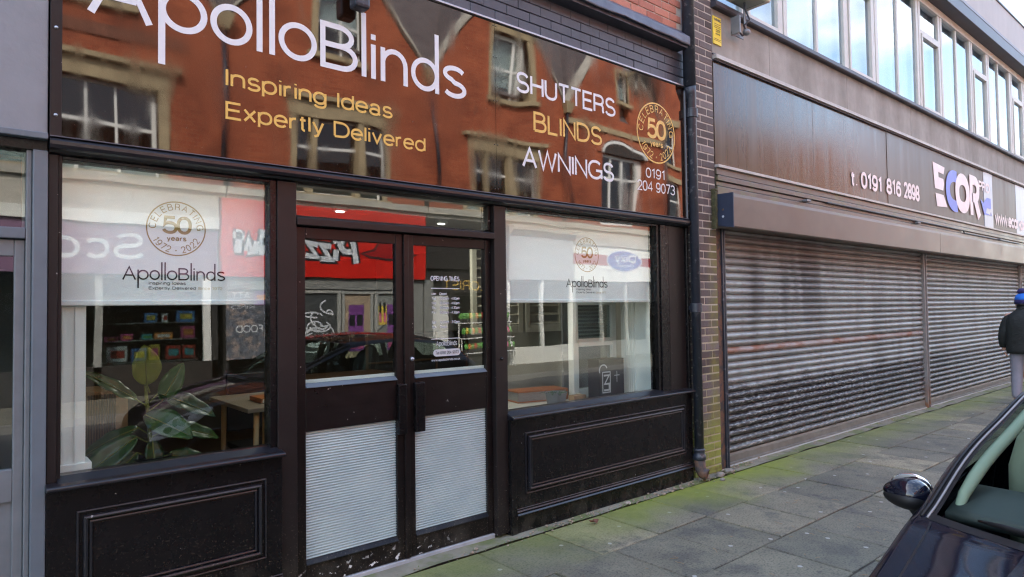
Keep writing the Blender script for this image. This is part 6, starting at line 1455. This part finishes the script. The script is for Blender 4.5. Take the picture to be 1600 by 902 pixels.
poster(7.30, 7.72, .65, 1.78, purple_poster); poster(8.35, 8.85, .65, 1.78, purple_poster); poster(8.11, 8.34, 1.28, 1.75, TOY[5])
fs_ = thing('flower_shop', 'dark fronted florist with flower stands on the pavement across the street', 'shopfront', (11, YF, 0))
shop_room(fs_, 9.48, 12.3, 2.6)
bx(9.46, 12.3, YF - .1, YF + .10, 2.75, 4.098).build('fascia', dark_fascia, fs_); bx(9.46, 12.3, YF - .1, YF + .02, 2.44, 2.748).build('frieze', dark_fascia, fs_)
lettering('FLORIST', 11.75, 10.05, 2.16, 2.44, YF + .022, gold_vinyl, fs_, w=.14, face=1)
bx(10.0, 11.8, YF - .03, YF + .0215, 2.10, 2.438).build('name_board', dark_fascia, fs_)
for k in range(9): bx(9.5, 12.3, YF - .09, YF - .05, 2.0 + k * .05, 2.03 + k * .05).build('grille_slat', far_dark, fs_)
for x0, x1, m_ in ((9.46, 9.72, grey_frieze), (10.28, 10.36, far_dark), (12.2, 12.3, far_dark)): bx(x0, x1, YF - .1, YF + .03, 0, 2.44).build('shop_frame', m_, fs_)
bx(9.74, 10.26, YF - .08, YF - .03, .02, 2.0).build('door', white_upvc, fs_); bx(10.36, 12.2, YF - .06, YF - .054, .5, 2.44).build('pane', opp_glass, fs_); bx(10.36, 12.2, YF - .1, YF + .02, 0, .5).build('stall_riser', far_dark, fs_)
for i, (x0, x1, yy) in enumerate(((10.35, 11.35, .55), (11.4, 12.2, .5))):
    st2 = thing('flower_stand', ['stepped stand of red and yellow flowers outside the florist doorway', 'white wire rack of flower pots at the right of the florist'][i], 'flower stand', ((x0 + x1) / 2, YF + yy, 0))
    for k, z in enumerate((.45, .85, 1.25)):
        bx(x0, x1, YF + yy - .15 - k * .12, YF + yy + .12 - k * .12, z, z + .02).build('shelf', white_upvc, st2)
        for x in (x0, x1 - .025): bx(x, x + .025, YF + yy - .03 - k * .12, YF + yy - .005 - k * .12, 0, z).build('leg', white_upvc, st2)
        for q in range(9):
            x = x0 + .06 + q * (x1 - x0 - .1) / 8.6; c = (x, YF + yy - k * .12, z + .19)
            MB().ellipsoid(c, (.06, .06, .09), 8, 6, lambda p: p * (1 + .3 * mnoise.noise(p * 3 + Vector((x * 7, k, 0))))).build('flowers', TOY[(q * 3 + k * 2 + i) % 8] if q % 2 else TOY[7], st2)
            MB().lathe([(.03, z + .02), (.045, z + .12)], (x, YF + yy - k * .12, 0), 8).build('pot', far_dark, st2)
ws2 = thing('grey_fascia_shop', 'plain grey fascia shop between the florist and the chicken shop', 'shopfront', (13.6, YF, 0))
shop_room(ws2, 12.32, 14.98, 2)
MB().ext_x([(YF - .1, 2.5), (YF + .10, 2.5), (YF + .12, 3.78), (YF - .1, 3.78)], 12.32, 14.98).build('fascia', M('dull_grey_fascia', (.36, .36, .35), .6, var=.05), ws2); MB().ext_x([(YF - .1, 3.782), (YF + .14, 3.782), (YF + .30, 3.95), (YF + .32, 4.09), (YF - .1, 4.09)], 12.32, 14.98).build('cornice', stone_band, ws2)
for x in (12.32, 13.6, 14.88): bx(x, x + .1, YF - .1, YF + .03, 0, 2.5).build('shop_frame', white_upvc, ws2)
bx(12.4, 14.9, YF - .05, YF - .044, .5, 2.5).build('pane', opp_glass, ws2); bx(12.4, 14.9, YF - .1, YF + .02, 0, .5).build('stall_riser', white_fascia, ws2)
dx = thing('chicken_shop', 'takeaway with white and red striped fascia and blue oval sign', 'shopfront', (17, YF, 0))
shop_room(dx, 15.0, 18.9, 2)
bx(15.02, 18.88, YF - .1, YF + .14, 3.36, 3.66).build('fascia_band', white_fascia, dx); bx(15.02, 18.88, YF - .1, YF + .138, 3.02, 3.358).build('fascia_band', red_dark, dx); bx(15.02, 18.88, YF - .1, YF + .14, 2.5, 3.018).build('fascia_band', white_fascia, dx); bx(15.02, 18.88, YF - .1, YF + .20, 3.662, 4.095).build('cornice', stone_band, dx)
flat([(17.40 + .86 * math.cos(R(a)), 3.20 + .38 * math.sin(R(a))) for a in range(0, 360, 12)], YF + .150, 'oval_rim', white_vinyl, dx, .008)
flat([(17.40 + .80 * math.cos(R(a)), 3.20 + .33 * math.sin(R(a))) for a in range(0, 360, 12)], YF + .158, 'oval_plate', blue_print, dx, .006)
lettering('Dixy', 17.95, 16.92, 3.16, 3.44, YF + .159, white_vinyl, dx, w=.2, face=1); lettering('CHICKEN', 17.85, 16.98, 3.00, 3.09, YF + .159, white_vinyl, dx, w=.18, face=1)
for x in (15.0, 16.3, 17.6, 18.8): bx(x, x + .1, YF - .1, YF + .03, 0, 2.5).build('shop_frame', grey_frame, dx)
bx(15.1, 18.8, YF - .05, YF - .044, .5, 2.5).build('pane', opp_glass, dx); bx(15.1, 18.8, YF - .1, YF + .02, 0, .5).build('stall_riser', grey_frieze, dx)
